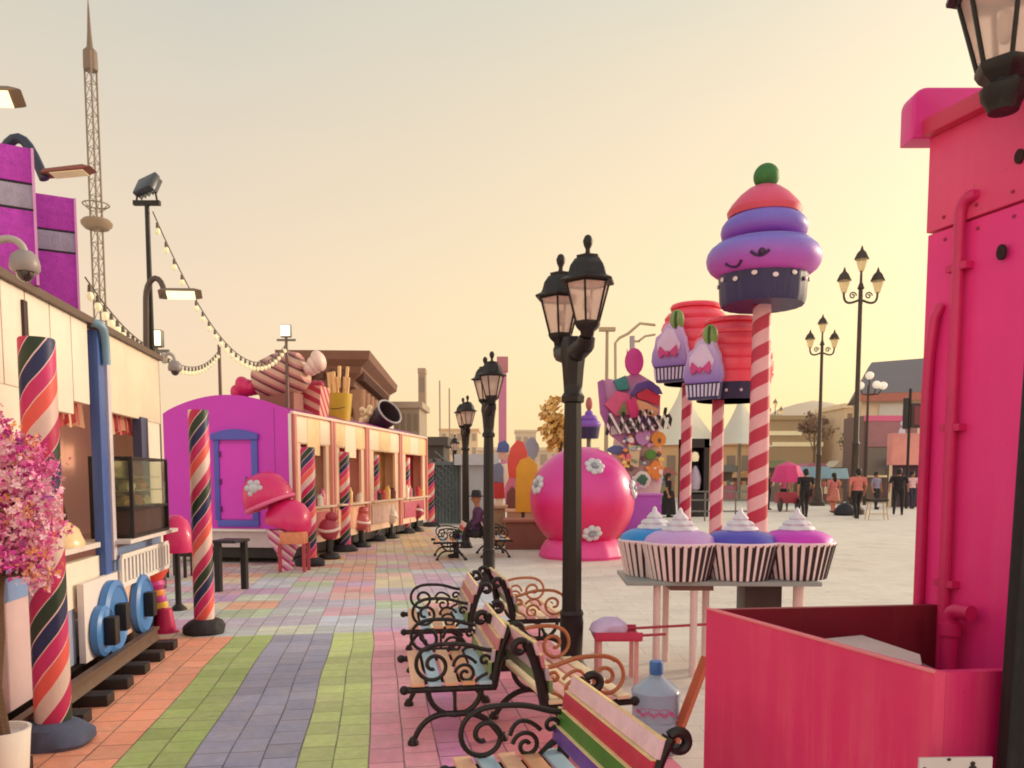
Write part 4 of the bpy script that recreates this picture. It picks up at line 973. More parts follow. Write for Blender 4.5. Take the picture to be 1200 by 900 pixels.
# ================================================================== CRIMSON BOOTH ON THE RIGHT
zr = 1.05
A = G(828, 713, zr); B = G(1095, 788, zr); BR = G(1112, 707, zr)
u_ = (A-B).normalized(); v_ = (BR-A).normalized()
FR = B+v_*1.2
WL = A+v_*((BR-A).length); 
def crim(name, c, rough, streak):
    t = NT(name); o = t.xyz()
    sv = t.comb(t.math('MULTIPLY', o[0], 16), t.math('MULTIPLY', o[1], 16), t.math('MULTIPLY', o[2], .9))
    n1 = t.noise(1.0, 5, sv, .7); n2 = t.noise(1.6, 4)
    f = t.math('MULTIPLY', t.math('MULTIPLY_ADD', n1, 4.4, -1.8, clamp=True), t.math('MULTIPLY_ADD', n2, 3.2, -1.0, clamp=True))
    col = t.mix(t.math('MULTIPLY', f, streak), alb(c), alb((238, 116, 128)))
    k_ = t.math('MULTIPLY_ADD', n2, .3, .85); col = t.mix(1, col, t.comb(k_, k_, k_), 'MULTIPLY')
    sp = t.math('GREATER_THAN', t.noise(46, 2), .735); col = t.mix(t.math('MULTIPLY', sp, .25), col, alb((110, 20, 44)))
    t.l(col, t.b.inputs['Base Color']); t.l(t.math('MULTIPLY_ADD', n1, .25, rough-.1), t.b.inputs['Roughness']); t.bump(t.noise(70, 3), .06, .004)
    MATS[name] = t.m; return t.m
M_CRIM = crim('crimson_counter', (226, 52, 112), .45, .5); M_CRIMW = crim('crimson_wall', (238, 46, 140), .45, .15)
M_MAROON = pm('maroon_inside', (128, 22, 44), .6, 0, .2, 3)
ct = thing('counter_box', 'open topped crimson counter box at the foot of the crimson kiosk', 'counter', (0, 0, 0))
th_ = .035
def wallq(b, p, q, z0, z1, inward, mi=0):
    i = inward.normalized()*th_
    vs = [(p.x, p.y, z0), (q.x, q.y, z0), (q.x+i.x, q.y+i.y, z0), (p.x+i.x, p.y+i.y, z0), (p.x, p.y, z1), (q.x, q.y, z1), (q.x+i.x, q.y+i.y, z1), (p.x+i.x, p.y+i.y, z1)]
    b._add(vs, [(3,2,1,0),(4,5,6,7),(0,1,5,4),(1,2,6,5),(2,3,7,6),(3,0,4,7)], I4, mi)
b = MB(); wallq(b, A, B, 0, zr, v_); b.build('side_panel', M_CRIM, ct)
b = MB(); wallq(b, B+v_*.036, FR, 0, zr-.002, u_); b.build('front_panel', crim('crimson_front', (214, 28, 106), .45, .4), ct)
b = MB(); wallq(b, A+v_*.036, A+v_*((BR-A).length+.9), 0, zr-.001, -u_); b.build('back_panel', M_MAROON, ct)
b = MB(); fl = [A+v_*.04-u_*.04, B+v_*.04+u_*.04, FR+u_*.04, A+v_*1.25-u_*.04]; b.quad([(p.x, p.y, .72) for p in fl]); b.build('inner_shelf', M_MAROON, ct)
b = MB(); b.tube([(A.x, A.y, zr+.001), (B.x, B.y, zr+.001)], .006, 6); b.build('top_edge', pm('edge_rose', (232, 130, 140), .4), ct)
# grey white folded lid lying in the box
zl_ = .93
lid = [G(958, 752, zl_), G(1010, 747, zl_), G(1078, 770, zl_), G(1080, 782, zl_), G(1040, 790, zl_), G(985, 775, zl_)]
cen = sum(lid, Vector())/len(lid)
b = MB(); n = len(lid); b._add([(p.x-cen.x, p.y-cen.y, 0) for p in lid]+[(p.x-cen.x, p.y-cen.y, .02) for p in lid], [tuple(range(n))[::-1], tuple(range(n, 2*n))]+[(i, (i+1) % n, n+(i+1) % n, n+i) for i in range(n)], I4, 0)
o = b.build('foam_lid', pm('foam_grey', (206, 196, 190), .7, 0, .15, 8, .2, 40)); o.location = (cen.x, cen.y, zl_-.01); tag(o, 'pale grey foam lid lying inside the crimson counter box', 'lid')
b = MB(); b.box((0, 0, 0), (.3, .3, zl_-.01-.725)); o2 = b.build('storage_tub', pm('tub_grey', (120, 100, 100), .6)); o2.location = (cen.x, cen.y, (zl_-.012+.722)/2); tag(o2, 'grey tub under the foam lid in the crimson counter box', 'tub')

# kiosk wall behind the box
wl = G(1079, 706, 1.05); wl = Vector((wl.x, wl.y+.06, 0)); wd2 = Vector((.335, -1, 0)).normalized(); wn = Vector((wd2.y, -wd2.x, 0)); 
if wn.x > 0: wn = -wn
zw = P(1104, 163, wl.y).z
rzw = math.atan2(wd2.y, wd2.x)
kk = thing('crimson_kiosk', 'tall crimson kiosk wall with conduits, round holes and a rounded roof overhang', 'kiosk', wl, rzw)
# local x runs toward the viewer along the wall, local y points away from the promenade (+) / toward it (-)
sgn = 1
b = MB(); b.b2((0, .0, 0), (2.2, .08, zw-.40)); b.build('wall', M_CRIMW, kk)
b = MB(); b.b2((0, -.012, zw-.392), (2.2, .08, zw), bev=.004); b.build('upper_wall', crim('crimson_upper', (234, 66, 126), .45, .25), kk)
b = MB(); b.b2((0, .08, 0), (.06, 1.6, zw)); b.build('far_wall', M_CRIMW, kk)
b = MB(); b.b2((-.02, -.06, zw), (2.3, .14, zw+.07), bev=.01); b.build('roof_beam', pm('beam_rose', (206, 52, 92), .45), kk)
b = MB()
ov = [(-.115, 0), (-.115, .15)]+[(-.115+.06*(1-math.cos(R(a))), .15+.06*math.sin(R(a))) for a in range(15, 91, 15)]+[(.3, .21), (.3, 0)]
b.prism(ov, -.03, .09, T(0.0, .02, zw-.005, 0, 0, -rzw), bev=.015); b.build('roof_overhang', pm('overhang_magenta', (226, 44, 146), .4, 0, .08, 2), kk)
cond = pm('conduit_crimson', (208, 34, 104), .4, 0, .2, 4)
def wpt(px, py, out=.03):
    """point on the wall face under that direction"""
    d = ray(px, py); o0 = Vector((0, 0, H)); n3 = wn
    k_ = (wl-o0).dot(n3)/d.dot(n3); p = o0+d*k_ + n3*out
    loc = Matrix.Rotation(-rzw, 3, 'Z') @ (p-wl); return loc
x1 = wpt(1121, 500); x2 = wpt(1103, 430)
zt1 = wpt(1135, 222).z
b = MB(); b.tube([(x1.x, x1.y, .3), (x1.x, x1.y, zt1-.1)]+[(x1.x+.05*(1-math.cos(R(a))), x1.y, zt1-.1+.06*math.sin(R(a))) for a in range(15, 91, 15)]+[(x1.x+.07, x1.y+.07, zt1-.035)], .022, 14); b.build('conduit', cond, kk)
b = MB(); zt2 = wpt(1103, 358).z; b.tube([(.045, -.02, .3), (.045, -.02, zt2-.35), (.055, -.025, zt2-.2), (.075, -.025, zt2-.05), (.09, -.005, zt2)], .022, 12); b.build('conduit', cond, kk)
x3 = wpt(1128, 740, .07)
b = MB(); z3 = x3.z+.05; b.tube([(x3.x+.0, x3.y, .4), (x3.x, x3.y, z3)]+[(x3.x+.04*(1-math.cos(R(a))), x3.y, z3+.045*math.sin(R(a))) for a in range(15, 91, 15)]+[(x3.x+.1, x3.y, z3+.045)], .032, 14); b.lathe([(.042, 0), (.042, .05), (0, .05)], 14, T(x3.x, x3.y, z3-.06)); b.build('conduit', cond, kk)
for px, py, r_ in ((1178, 296, .02), (1199, 184, .018)):
    c = wpt(px, py, .014); b = MB(); b.lathe([(0, 0), (r_, 0), (r_, .01), (0, .01)], 20, T(c.x, c.y, c.z, PI/2) @ Matrix.Diagonal((1, 1.5, 1, 1))); b.build('round_hole', pm('hole_dark', (46, 14, 22), .8), kk)
# screws and pipe clips keep the sheets on
for zz_k in (.5, 1.15, 1.8, 2.45):
    q = MB(); q.b2((x1.x-.05, x1.y-.012, zz_k-.014), (x1.x+.05, .0, zz_k+.014)); q.build('pipe_clip', cond, kk)
for i in range(5):
    for zz_k in (zw-.44, zw-.35, .2):
        q = MB(); q.lathe([(.008, 0), (.007, .004), (0, .005)], 10, T(.09+.16*i, -.0 if zz_k < zw-.4 else -.012, zz_k, PI/2)); q.build('screw', pm('screw_rose', (160, 50, 80), .4, .5), kk)
# lantern on the roof corner
lw = P(1176, 121, 3.02); 
ln = thing('kiosk_lantern', 'dark glazed lantern standing on the roof edge of the crimson kiosk', 'lantern', lw)
lantern_parts(ln, T(0, 0, .015, 0, 0, R(12)), 1.02)
b = MB(); b.lathe([(.05, -.03), (.06, .0), (.075, .02), (.08, .05), (.06, .06), (.05, .1), (0, .1)], 16); b.build('socket', M_IRON, ln)
b = MB(); b.tube(bez((.02, 0, .1), (.16, -.04, .05), (.1, -.03, .2), (.26, 0, .16), 12), .012, 6); b.build('cable', pm('cable_grey', (120, 112, 108), .6), ln)
# dark door leaf at the near edge, placard
dl = P(1172, 900, 2.15)
dn = thing('dark_door', 'plain black open door leaf at the near end of the crimson kiosk', 'door', (dl.x, dl.y, 0), 0)
M_ = T(0, 0, 0, 0, R(1.2), 0)
b = MB(); b.b2((0.0, 0, .0), (.5, .05, 1.92), M_, bev=.006); b.build('leaf', pm('door_black', (9, 7, 8), .7, 0, .2, 4), dn)
b = MB(); b.b2((.3, -.012, .9), (.35, -.001, 1.05), M_); b.build('lock_plate', pm('lock_black', (20, 18, 18), .4, .5), dn)
pc = P(1120, 905, 2.1)
pa_ = thing('placard', 'white card with small black pictograms standing before the counter box', 'placard', pc, R(2))
w_ = P(1165, 905, 2.1).x-P(1078, 905, 2.1).x
zz_ = P(1120, 888, 2.1).z-pc.z
b = MB(); b.b2((-w_/2, 0, -pc.z), (w_/2, .008, zz_)); b.build('card', pm('card_white', (208, 200, 200), .5, 0, .1, 10), pa_)
b = MB(); b.ell((.045, -.001, zz_-.016), (.007, .002, .006), seg=12, ring=8); b.prism([(.03, zz_-.036), (.06, zz_-.036), (.052, zz_-.022), (.038, zz_-.022)], -.003, -.0005); b.build('pictogram', M_BLACK, pa_)
b = MB(); b.ell((-.085, -.001, zz_-.03), (.006, .002, .006), seg=12, ring=8); b.build('pictogram', M_BLACK, pa_)
b = MB(); b.ell((-.02, -.001, zz_-.0045), (.006, .002, .004), seg=12, ring=8); b.build('pictogram', M_BLACK, pa_)

# ================================================================== ORNATE TRIPLE LAMPS ON THE PLAZA
M_LPOST = pm('bronze_post', (70, 58, 52), .5, .3)
def triple(label, px, base_py, top_py, Y, sc=None):
    p = P(px, base_py, Y); p.z = 0
    h = P(px, top_py, Y).z
    t = thing('ornate_street_lamp', label, 'street lamp', p, random.random()*.2-.1, 'ornate three lantern street lamps on the plaza')
    s = h/11.5
    b = MB(); b.lathe([(.45*s, 0), (.46*s, .2*s), (.3*s, .35*s), (.26*s, 1.0*s), (.17*s, 1.2*s), (.14*s, 3*s), (.17*s, 3.05*s), (.12*s, 3.2*s), (.1*s, 6*s), (.09*s, 9.6*s), (.15*s, 9.65*s), (.06*s, 9.9*s), (.05*s, 10.4*s), (0, 10.42*s)], 14); b.build('post', M_LPOST, t)
    for sx in (-1, 1):
        b = MB(); b.tube(bez((0, 0, 9.2*s), (sx*.4*s, 0, 9.0*s), (sx*.75*s, 0, 8.9*s), (sx*.72*s, 0, 9.5*s), 12), .05*s, 7); b.tube(spir(sx*.34*s, 9.35*s, .16*s, .03*s, 0, 500, 24), .03*s, 6); b.build('arm', M_LPOST, t)
    for x, z in ((-.72*s, 9.45*s), (.72*s, 9.45*s), (0, 10.35*s)):
        b = MB(); b.lathe([(.08*s, 0), (.12*s, .05*s), (.27*s, .52*s), (.27*s, .54*s)], 6, T(x, 0, z))
        g_ = b.build('lantern', glass('lantern_amber', (236, 216, 180), .3, .6), t)
        b = MB(); b.lathe([(.33*s, .53*s), (.3*s, .58*s), (.2*s, .78*s), (.08*s, .9*s), (.05*s, 1.0*s), (0, 1.12*s)], 6, T(x, 0, z)); b.build('cap', M_LPOST, g_)
    if px > 1000:
        b = MB(); b.box((-.16*s, 0, 6.4*s), (.34*s, .3*s, .7*s), bev=.03); b.build('speaker_box', pm('box_maroon', (120, 56, 50), .5), t)
    return t
triple('tallest ornate three lantern lamp, with a small box halfway up its post', 1000, 605, 286, 34)
triple('ornate three lantern lamp rising from a dark bell base among the walkers', 958, 590, 367, 44)
triple('small far ornate lamp just beside the big striped pole', 906, 578, 466, 78)
p = P(1013, 590, 45); p.z = 0
gl = thing('globe_lamp', 'street lamp with clustered white globes before the blue roofed building', 'street lamp', p)
h = P(1015, 452, 45).z
b = MB(); b.tube([(0, 0, 0), (0, 0, h)], [.1, .06], 8); b.build('post', M_LPOST, gl)
for x, z in ((-.45, 0), (.45, .05), (.8, .0), (.05, .55)):
    b = MB(); b.tube([(0, 0, h-.5), (x*.7, 0, h-.45), (x, 0, h+z-.1)], .04, 6); a_ = b.build('arm', M_LPOST, gl)
    b = MB(); b.ell((x, 0, h+z), .22, seg=14, ring=10); b.build('globe', pm('globe_white', (244, 236, 224), .3, emit=.25), a_)

# ================================================================== FAR BUILDINGS ON THE RIGHT
YR = 56.0
a0, a1 = P(1008, 470, YR).x, P(1150, 470, YR).x
zt_, ze = P(1040, 418, YR).z, P(1040, 462, YR).z
hb = thing('blue_roofed_hall', 'hall with a big slate blue roof, red eaves and dark shopfront below', 'building', (a0, YR, 0), R(-19))
wB = a1-a0
b = MB(); b.b2((0.1, 0, 0), (wB, 9, ze-.1)); b.build('wall', pm('hall_cream', (222, 200, 174), .7, 0, .15, .6), hb)
b = MB(); n_ = 1
vs = [(-.3, -.5, ze), (wB+.3, -.5, ze), (wB+.3, 9.5, ze), (-.3, 9.5, ze), (.9, 3.2, zt_), (wB, 3.2, zt_+.3), (wB, 6, zt_+.3), (.9, 6, zt_)]
b._add(vs, [(3, 2, 1, 0), (4, 5, 6, 7), (0, 1, 5, 4), (1, 2, 6, 5), (2, 3, 7, 6), (3, 0, 4, 7)], I4, 0); b.build('roof', pm('slate_blue', (78, 84, 108), .7, 0, .15, 1), hb)
b = MB(); b.b2((-.35, -.6, ze-.55), (wB+.3, -.4, ze-.02)); b.build('eaves', pm('eaves_red', (164, 70, 70), .6), hb)
zz0, zz1 = P(1040, 492, YR).z, P(1040, 474, YR).z
b = MB(); b.b2((1.2, -.1, zz0), (wB-1, -.02, zz1)); b.build('clerestory', pm('pale_glass', (198, 198, 200), .4), hb)
zz2, zz3 = P(1040, 545, YR).z, P(1040, 490, YR).z
Ys = 50.0
x0, x1_ = P(1012, 500, Ys).x, P(1075, 500, Ys).x
sh = thing('screen_shop', 'dark shop with a wide magenta lit screen above its front', 'shop', (x0, Ys, 0))
zA, zB, zC = P(1040, 545, Ys).z, P(1040, 494, Ys).z, P(1040, 487, Ys).z
b = MB(); b.b2((0, 0, 0), (x1_-x0, 3, zC)); b.build('wall', pm('shop_plum', (74, 40, 64), .6), sh)
b = MB(); b.b2((.1, -.12, zA+(zB-zA)*.42), (x1_-x0-.1, -.01, zB)); sc_ = b.build('screen', pm('screen_plum', (130, 52, 92), .35, 0, .6, 1.3), sh)
b = MB(); b.b2((.0, -.14, zB+.02), (x1_-x0, -.0, zC)); b.build('magenta_band', pm('band_magenta', (206, 44, 130), .5), sh)
b = MB(); b.ell((2.3, -.13, zA+(zB-zA)*.72), (.22, .03, .4), seg=12, ring=8); b.ell((2.3, -.13, zA+(zB-zA)*.95), (.13, .03, .16), seg=12, ring=8); b.build('poster_figure', pm('poster_pale', (196, 190, 216), .5), sc_)
b = MB(); b.b2((.1, -.14, zA-.6), (x1_-x0-.1, -.01, zA+(zB-zA)*.40)); b.build('shopfront', pm('front_navy', (36, 36, 58), .3, 0, .4, 2), sh)
b = MB(); b.b2((.2, -1.2, zA-.75), (x1_-x0-.2, 0, zA-.62)); b.build('awning', pm('awning_cream', (226, 206, 170), .6), sh)
# neighbouring signs near the kiosk edge
sg = thing('hanging_sign', 'small dark square hanging sign beside the crimson kiosk edge', 'sign', P(1072, 545, 40))
sg.location.z = 0
za = P(1072, 487, 40).z
b = MB(); b.tube([(-.35, 0, 0), (-.35, 0, za+1.3)], .07, 8); b.build('post', M_IRON, sg)
b = MB(); b.box((.2, 0, za), (1.0, .15, 1.2), bev=.03); b.build('panel', pm('sign_dark', (60, 34, 42), .5), sg)
b = MB(); b.box((.2, -.08, za), (.7, .02, .9)); b.build('face', pm('sign_maroon', (120, 50, 60), .5), sg)
b = MB(); b.box((-.55, 0, za+.1), (.25, .1, 1.5), bev=.03); b.build('side_blade', pm('sign_black', (34, 26, 34), .5), sg)
pk_ = thing('pink_stall', 'pale pink stall front under the hanging sign', 'stall', P(1066, 560, 42)); pk_.location.z = 0
za, zb_ = P(1066, 545, 42).z, P(1066, 508, 42).z
b = MB(); b.box((0, 0, (za+zb_)/2), (2.2, .6, zb_-za), bev=.05); b.build('fascia', pm('fascia_salmon', (226, 150, 144), .6, 0, .2, 2), pk_)
for sx in (-1, .9):
    b = MB(); b.box((sx, 0, za/2), (.12, .12, za)); b.build('leg', M_CREAM2, pk_)
b = MB(); b.box((0, .3, za*.5), (2.0, .1, za)); b.build('back_panel', pm('stall_dark', (70, 44, 66), .6), pk_)
# beige arcade of the middle distance
YM = 74.0
def block(nm, label, cat, pxa, pxb, ytop, Y, depth, c, rows=0, cols=0, roofc=None, group=None, ov=.2):
    a, b_ = P(pxa, 555, Y).x, P(pxb, 555, Y).x; zt2 = P((pxa+pxb)/2, ytop, Y).z; w2 = b_-a
    t = thing(nm, label, cat, ((a+b_)/2, Y, 0), 0, group)
    q = MB(); q.b2((-w2/2, 0, 0), (w2/2, depth, zt2)); q.build('wall', pm('w_%d_%d_%d' % c, c, .75, 0, .2, .4), t)
    q = MB(); q.b2((-w2/2-ov, -ov, zt2), (w2/2+ov, depth+ov, zt2+.35)); q.build('cornice', pm('c_%d' % c[0], tuple(min(255, int(v*1.1)) for v in (roofc or c)), .7), t)
    for r in range(rows):
        for k_ in range(cols):
            x = -w2/2+w2*(k_+.5)/cols; z = zt2*(r+.55)/rows
            q = MB(); q.b2((x-w2/cols*.28, -.06, z-zt2/rows*.26), (x+w2/cols*.28, -.0, z+zt2/rows*.26)); f = q.build('window', pm('win_dark', (104, 92, 88), .3), t)
    return t
block('long_arcade', 'long low beige arcade building beyond the walkers', 'building', 905, 1012, 497, YM, 8, (196, 168, 136), 2, 9, (150, 128, 100))
block('tall_pilaster', 'pale beige corner block beside the tallest ornate lamp', 'building', 988, 1016, 478, 66, 6, (226, 204, 176), 3, 2)
b_ = block('olive_roof_pavilion', 'olive brown roofed pavilion with lit cream sign strip', 'building', 880, 962, 492, 68, 5, (140, 118, 84), 0, 0, (128, 108, 70))
for yy, xa, xb in ((508, -2.0, 1.2), (521, -4, 3)):
    q = MB(); z = P(920, yy, 68).z; q.b2((xa, -.12, z-.15), (xb, -.01, z+.2)); q.build('sign_strip', pm('strip_cream', (250, 232, 190), .5, emit=.15), b_)
block('sand_shops', 'sand coloured row of shops behind the thin striped poles', 'building', 760, 900, 522, 60, 6, (206, 164, 116), 1, 8, (176, 130, 96))
# pale sail canopy behind the striped poles
sl_ = thing('sail_canopy', 'large pale grey tensile sail canopy behind the thin striped poles', 'canopy', P(825, 540, 52)); sl_.location.z = 0
L_ = lambda px, py, dy=0: tuple(P(px, py, 52+dy)-Vector((sl_.location.x, sl_.location.y, 0)))
def sail(pk, l, r, mi=0):
    b = MB(); n = 14; vs = []; fs = []
    for j in range(n+1):
        v = j/n
        for i in range(n+1):
            u = i/n; x = l[0]+(r[0]-l[0])*u; zb2 = l[1]+(r[1]-l[1])*u+8*math.sin(PI*u)*-.4
            cx = pk[0]+(x-pk[0])*v**.8; cy = pk[1]+(zb2-pk[1])*v**.55
            vs.append(L_(cx, cy, -4*v*math.sin(PI*u)))
    for j in range(n):
        for i in range(n): fs.append((j*(n+1)+i, j*(n+1)+i+1, (j+1)*(n+1)+i+1, (j+1)*(n+1)+i))
    b._add(vs, fs, I4, mi); return b
sail((800, 446), (752, 524), (848, 524)).build('sail', pm('sail_white', (214, 210, 198), .7, 0, .1, .3), sl_)
sail((868, 458), (836, 522), (905, 524)).build('sail', pm('sail_white2', (206, 204, 196), .7, 0, .1, .3), sl_)
for px, py in ((800, 446), (868, 458)):
    b = MB(); x, y, z = L_(px, py, 1); b.tube([(x, y, 0), (x, y, z)], .12, 8); b.build('mast', M_STEEL, sl_)
dm = thing('hazy_dome', 'faint grey domed roof on the skyline past the ornate lamps', 'building', P(915, 560, 240)); dm.location.z = 0
s_ = 240/F
b = MB(); b.lathe([(80*s_, 0), (80*s_, 78*s_*.75), (70*s_, 66*s_), (40*s_, 84*s_), (20*s_, 90*s_), (0, 94*s_)], 32, T(60*s_*.6, 0, 0)); b.build('roof', haze_mat('haze_dome', (206, 188, 168), .12), dm)
# blue market umbrellas / awnings
for i, (pa2, pb2, yt2, yb2, c, lab) in enumerate([(936, 968, 547, 560, (140, 176, 200), 'pale blue market awning, partly behind the black dressed walker'), (962, 988, 549, 561, (158, 190, 206), 'pale blue market awning behind the salmon dressed walker'), (1046, 1068, 537, 548, (96, 140, 200), 'bright blue market awning behind the black walker near the kiosk')]):
    Y = 46+i*1.5; a, b2_ = P(pa2, 555, Y).x, P(pb2, 555, Y).x; z0_, z1_ = P(pa2, yb2, Y).z, P(pa2, yt2, Y).z
    t = thing('market_awning', lab, 'awning', ((a+b2_)/2, Y, 0), 0, 'blue market awnings'); w2 = b2_-a
    q = MB(); q.prism([(-w2/2, z0_), (w2/2, z0_), (w2*.4, z1_), (-w2*.4, z1_)], -.9, .9); q.build('awning_cloth', pm('awn_%d' % i, c, .7), t)
    for sx in (-1, 1):
        for sy in (-.8, .8):
            q = MB(); q.tube([(sx*w2*.46, sy, 0), (sx*w2*.46, sy, z0_)], .04, 6); q.build('pole', M_STEEL, t)
    q = MB(); q.box((0, 0, .45), (w2*.8, .8, .9)); q.build('counter', pm('awn_counter_%d' % i, [(120, 70, 80), (150, 120, 100), (170, 80, 60)][i], .6), t)
# row of small market stalls with shaded fronts across the far plaza
stall_cols = [((150, 60, 70), 'dark red'), ((84, 104, 120), 'slate blue'), ((206, 150, 90), 'ochre'), ((96, 110, 74), 'olive green'), ((170, 80, 120), 'plum pink'), ((210, 196, 176), 'off white'), ((70, 60, 74), 'charcoal')]
for i, (px, wpx, yt) in enumerate([(775, 24, 548), (850, 22, 545), (872, 20, 552), (905, 22, 540), (950, 26, 543), (984, 24, 540), (1030, 26, 548)]):
    Y = 52+(i % 3)*2; c, cn_ = stall_cols[i]; p = P(px, 580, Y); k_ = Y/F; w2 = wpx*k_; h2 = P(px, yt, Y).z
    t = thing('market_stall', 'small far market stall with %s canopy and shaded front' % cn_, 'stall', (p.x, p.y, 0), 0, 'far market stalls across the plaza')
    q = MB(); q.prism([(-w2/2-.2, h2-.45), (w2/2+.2, h2-.45), (w2*.3, h2), (-w2*.3, h2)], -1.0, .9); q.build('canopy', pm('stall_%d' % i, c, .7, 0, .3, 1), t)
    q = MB(); q.box((0, .8, (h2-.45)/2), (w2, .1, h2-.45)); q.build('back_wall', pm('stall_shade', (58, 46, 48), .7), t)
    q = MB(); q.box((0, -.6, .5), (w2*.95, .5, 1.0)); q.build('counter', pm('stall_c_%d' % i, stall_cols[(i+3) % 7][0], .6), t)
    for sx in (-1, 1):
        q = MB(); q.tube([(sx*w2*.48, -.9, 0), (sx*w2*.48, -.9, h2-.45)], .05, 6); q.build('pole', M_STEEL, t)
    for j in range(5):
        q = MB(); q.box((w2*(-.38+.19*j), -.6, 1.12), (.22, .3, .16+.12*(j*7 % 3))); q.build('wares', pm('wares_%d' % (j % 4), [(200, 70, 70), (230, 190, 110), (70, 90, 130), (214, 206, 200)][j % 4], .6), t)
for px, Y, ht, lab in ((952, 58, 487, 'small reddish brown tree among the far stalls'), (868, 62, 505, 'dull green tree beyond the striped poles'), (1000, 64, 500, 'dull green tree near the pale corner block')):
    p = P(px, 580, Y); zt2 = P(px, ht, Y).z
    t = thing('tree', lab, 'tree', (p.x, p.y, 0), 0, 'small trees far across the plaza')
    b = MB(); b.tube([(0, 0, 0), (.06, 0, zt2*.5), (0, 0, zt2*.85)], [.13, .1, .05], 8)
    for a in (.3, 2.3, 4.4): b.tube([(.05, 0, zt2*.55), (.5*math.cos(a), .5*math.sin(a), zt2*.8)], [.06, .02], 6)
    b.build('trunk', pm('bark_brown', (92, 64, 46), .85), t)
    cc = [[(120, 80, 66), (96, 62, 54)], [(92, 100, 66), (70, 80, 54)], [(100, 104, 74), (76, 84, 58)]][('reddish' not in lab)+('pale corner' in lab)]
    leafball('crown', 1.0, 900, [pm('leafa_%d' % cc[0][0], cc[0], .7), pm('leafb_%d' % cc[1][0], cc[1], .7)], t, (0, 0, zt2*.86), .13, (1.1, 1.1, .8))
# pink kiosk cart, dark arch booth, barrier rail
p = P(922, 598, 37); p.z = 0
kc = thing('pink_umbrella_cart', 'small vending cart under a squarish hot pink umbrella', 'cart', p)
zt2, zb2 = P(922, 541, 37).z, P(922, 565, 37).z; w2 = 30*37/F
b = MB(); b.lathe([(w2*.62, zb2), (w2*.64, zb2+.08), (w2*.45, zt2-.2), (.05, zt2), (0, zt2)], 8, T(0, 0, 0, 0, 0, R(22))); b.build('umbrella', pm('umbrella_pink', (214, 58, 130), .6), kc)
b = MB(); b.tube([(0, 0, 0), (0, 0, zt2)], .035, 8); b.build('pole', M_STEEL, kc)
b = MB(); b.box((0, .1, .62), (.9, .6, .5), bev=.03); b.build('cart_box', pm('cart_red', (160, 50, 70), .5), kc)
for sx in (-1, 1):
    b = MB(); b.lathe([(0, -.03), (.3, -.03), (.3, .03), (0, .03)], 20, T(sx*.4, -.25, .3, 0, PI/2, 0)); b.build('wheel', M_BLACK, kc)
p = P(815, 606, 32); p.z = 0
ab = thing('dark_booth', 'dark narrow booth with a lit doorway between the two thin striped poles', 'booth', p)
zt2 = P(815, 514, 32).z; w2 = 30*32/F
b = MB(); b.b2((-w2/2, 0, 0), (-w2/2+.2, 1, zt2)); b.b2((w2/2-.2, 0, 0), (w2/2, 1, zt2)); b.b2((-w2/2, 0, zt2-.35), (w2/2, 1, zt2)); b.b2((-w2/2, .9, 0), (w2/2, 1.0, zt2)); b.b2((-w2/2, -.02, 0), (w2/2, .3, .9)); b.build('frame', pm('booth_dark', (40, 28, 32), .6), ab)
b = MB(); b.lathe([(0, 0), (.14, .02), (.18, .2), (.12, .36), (0, .4)], 16, T(-.05, .1, zt2-.9)); b.build('hanging_lamp', pm('lamp_cream', (236, 216, 180), .5, emit=.2), ab)
b = MB(); b.lathe([(.1, 1.0), (.2, 1.1), (.24, 1.5), (.16, 1.8), (.06, 2.0), (0, 2.02)], 16, T(0, .2, 0)); b.build('display_doll', pm('doll_lilac', (176, 160, 186), .6, 0, .3, 6), ab)
br = thing('barrier_rail', 'grey steel barrier rail running behind the striped poles', 'barrier', P(850, 605, 29)); br.location.z = 0
xa, xb = P(808, 600, 29).x-br.location.x, P(880, 600, 29).x-br.location.x
b = MB()
for z in (.35, .75, 1.05): b.tube([(xa, 0, z), (xb, 0, z)], .03, 6)
b.build('rail', M_STEEL, br)
for i in range(5):
    q = MB(); x = xa+(xb-xa)*i/4; q.tube([(x, 0, 0), (x, 0, 1.08)], .03, 6); q.build('post', M_STEEL, br)

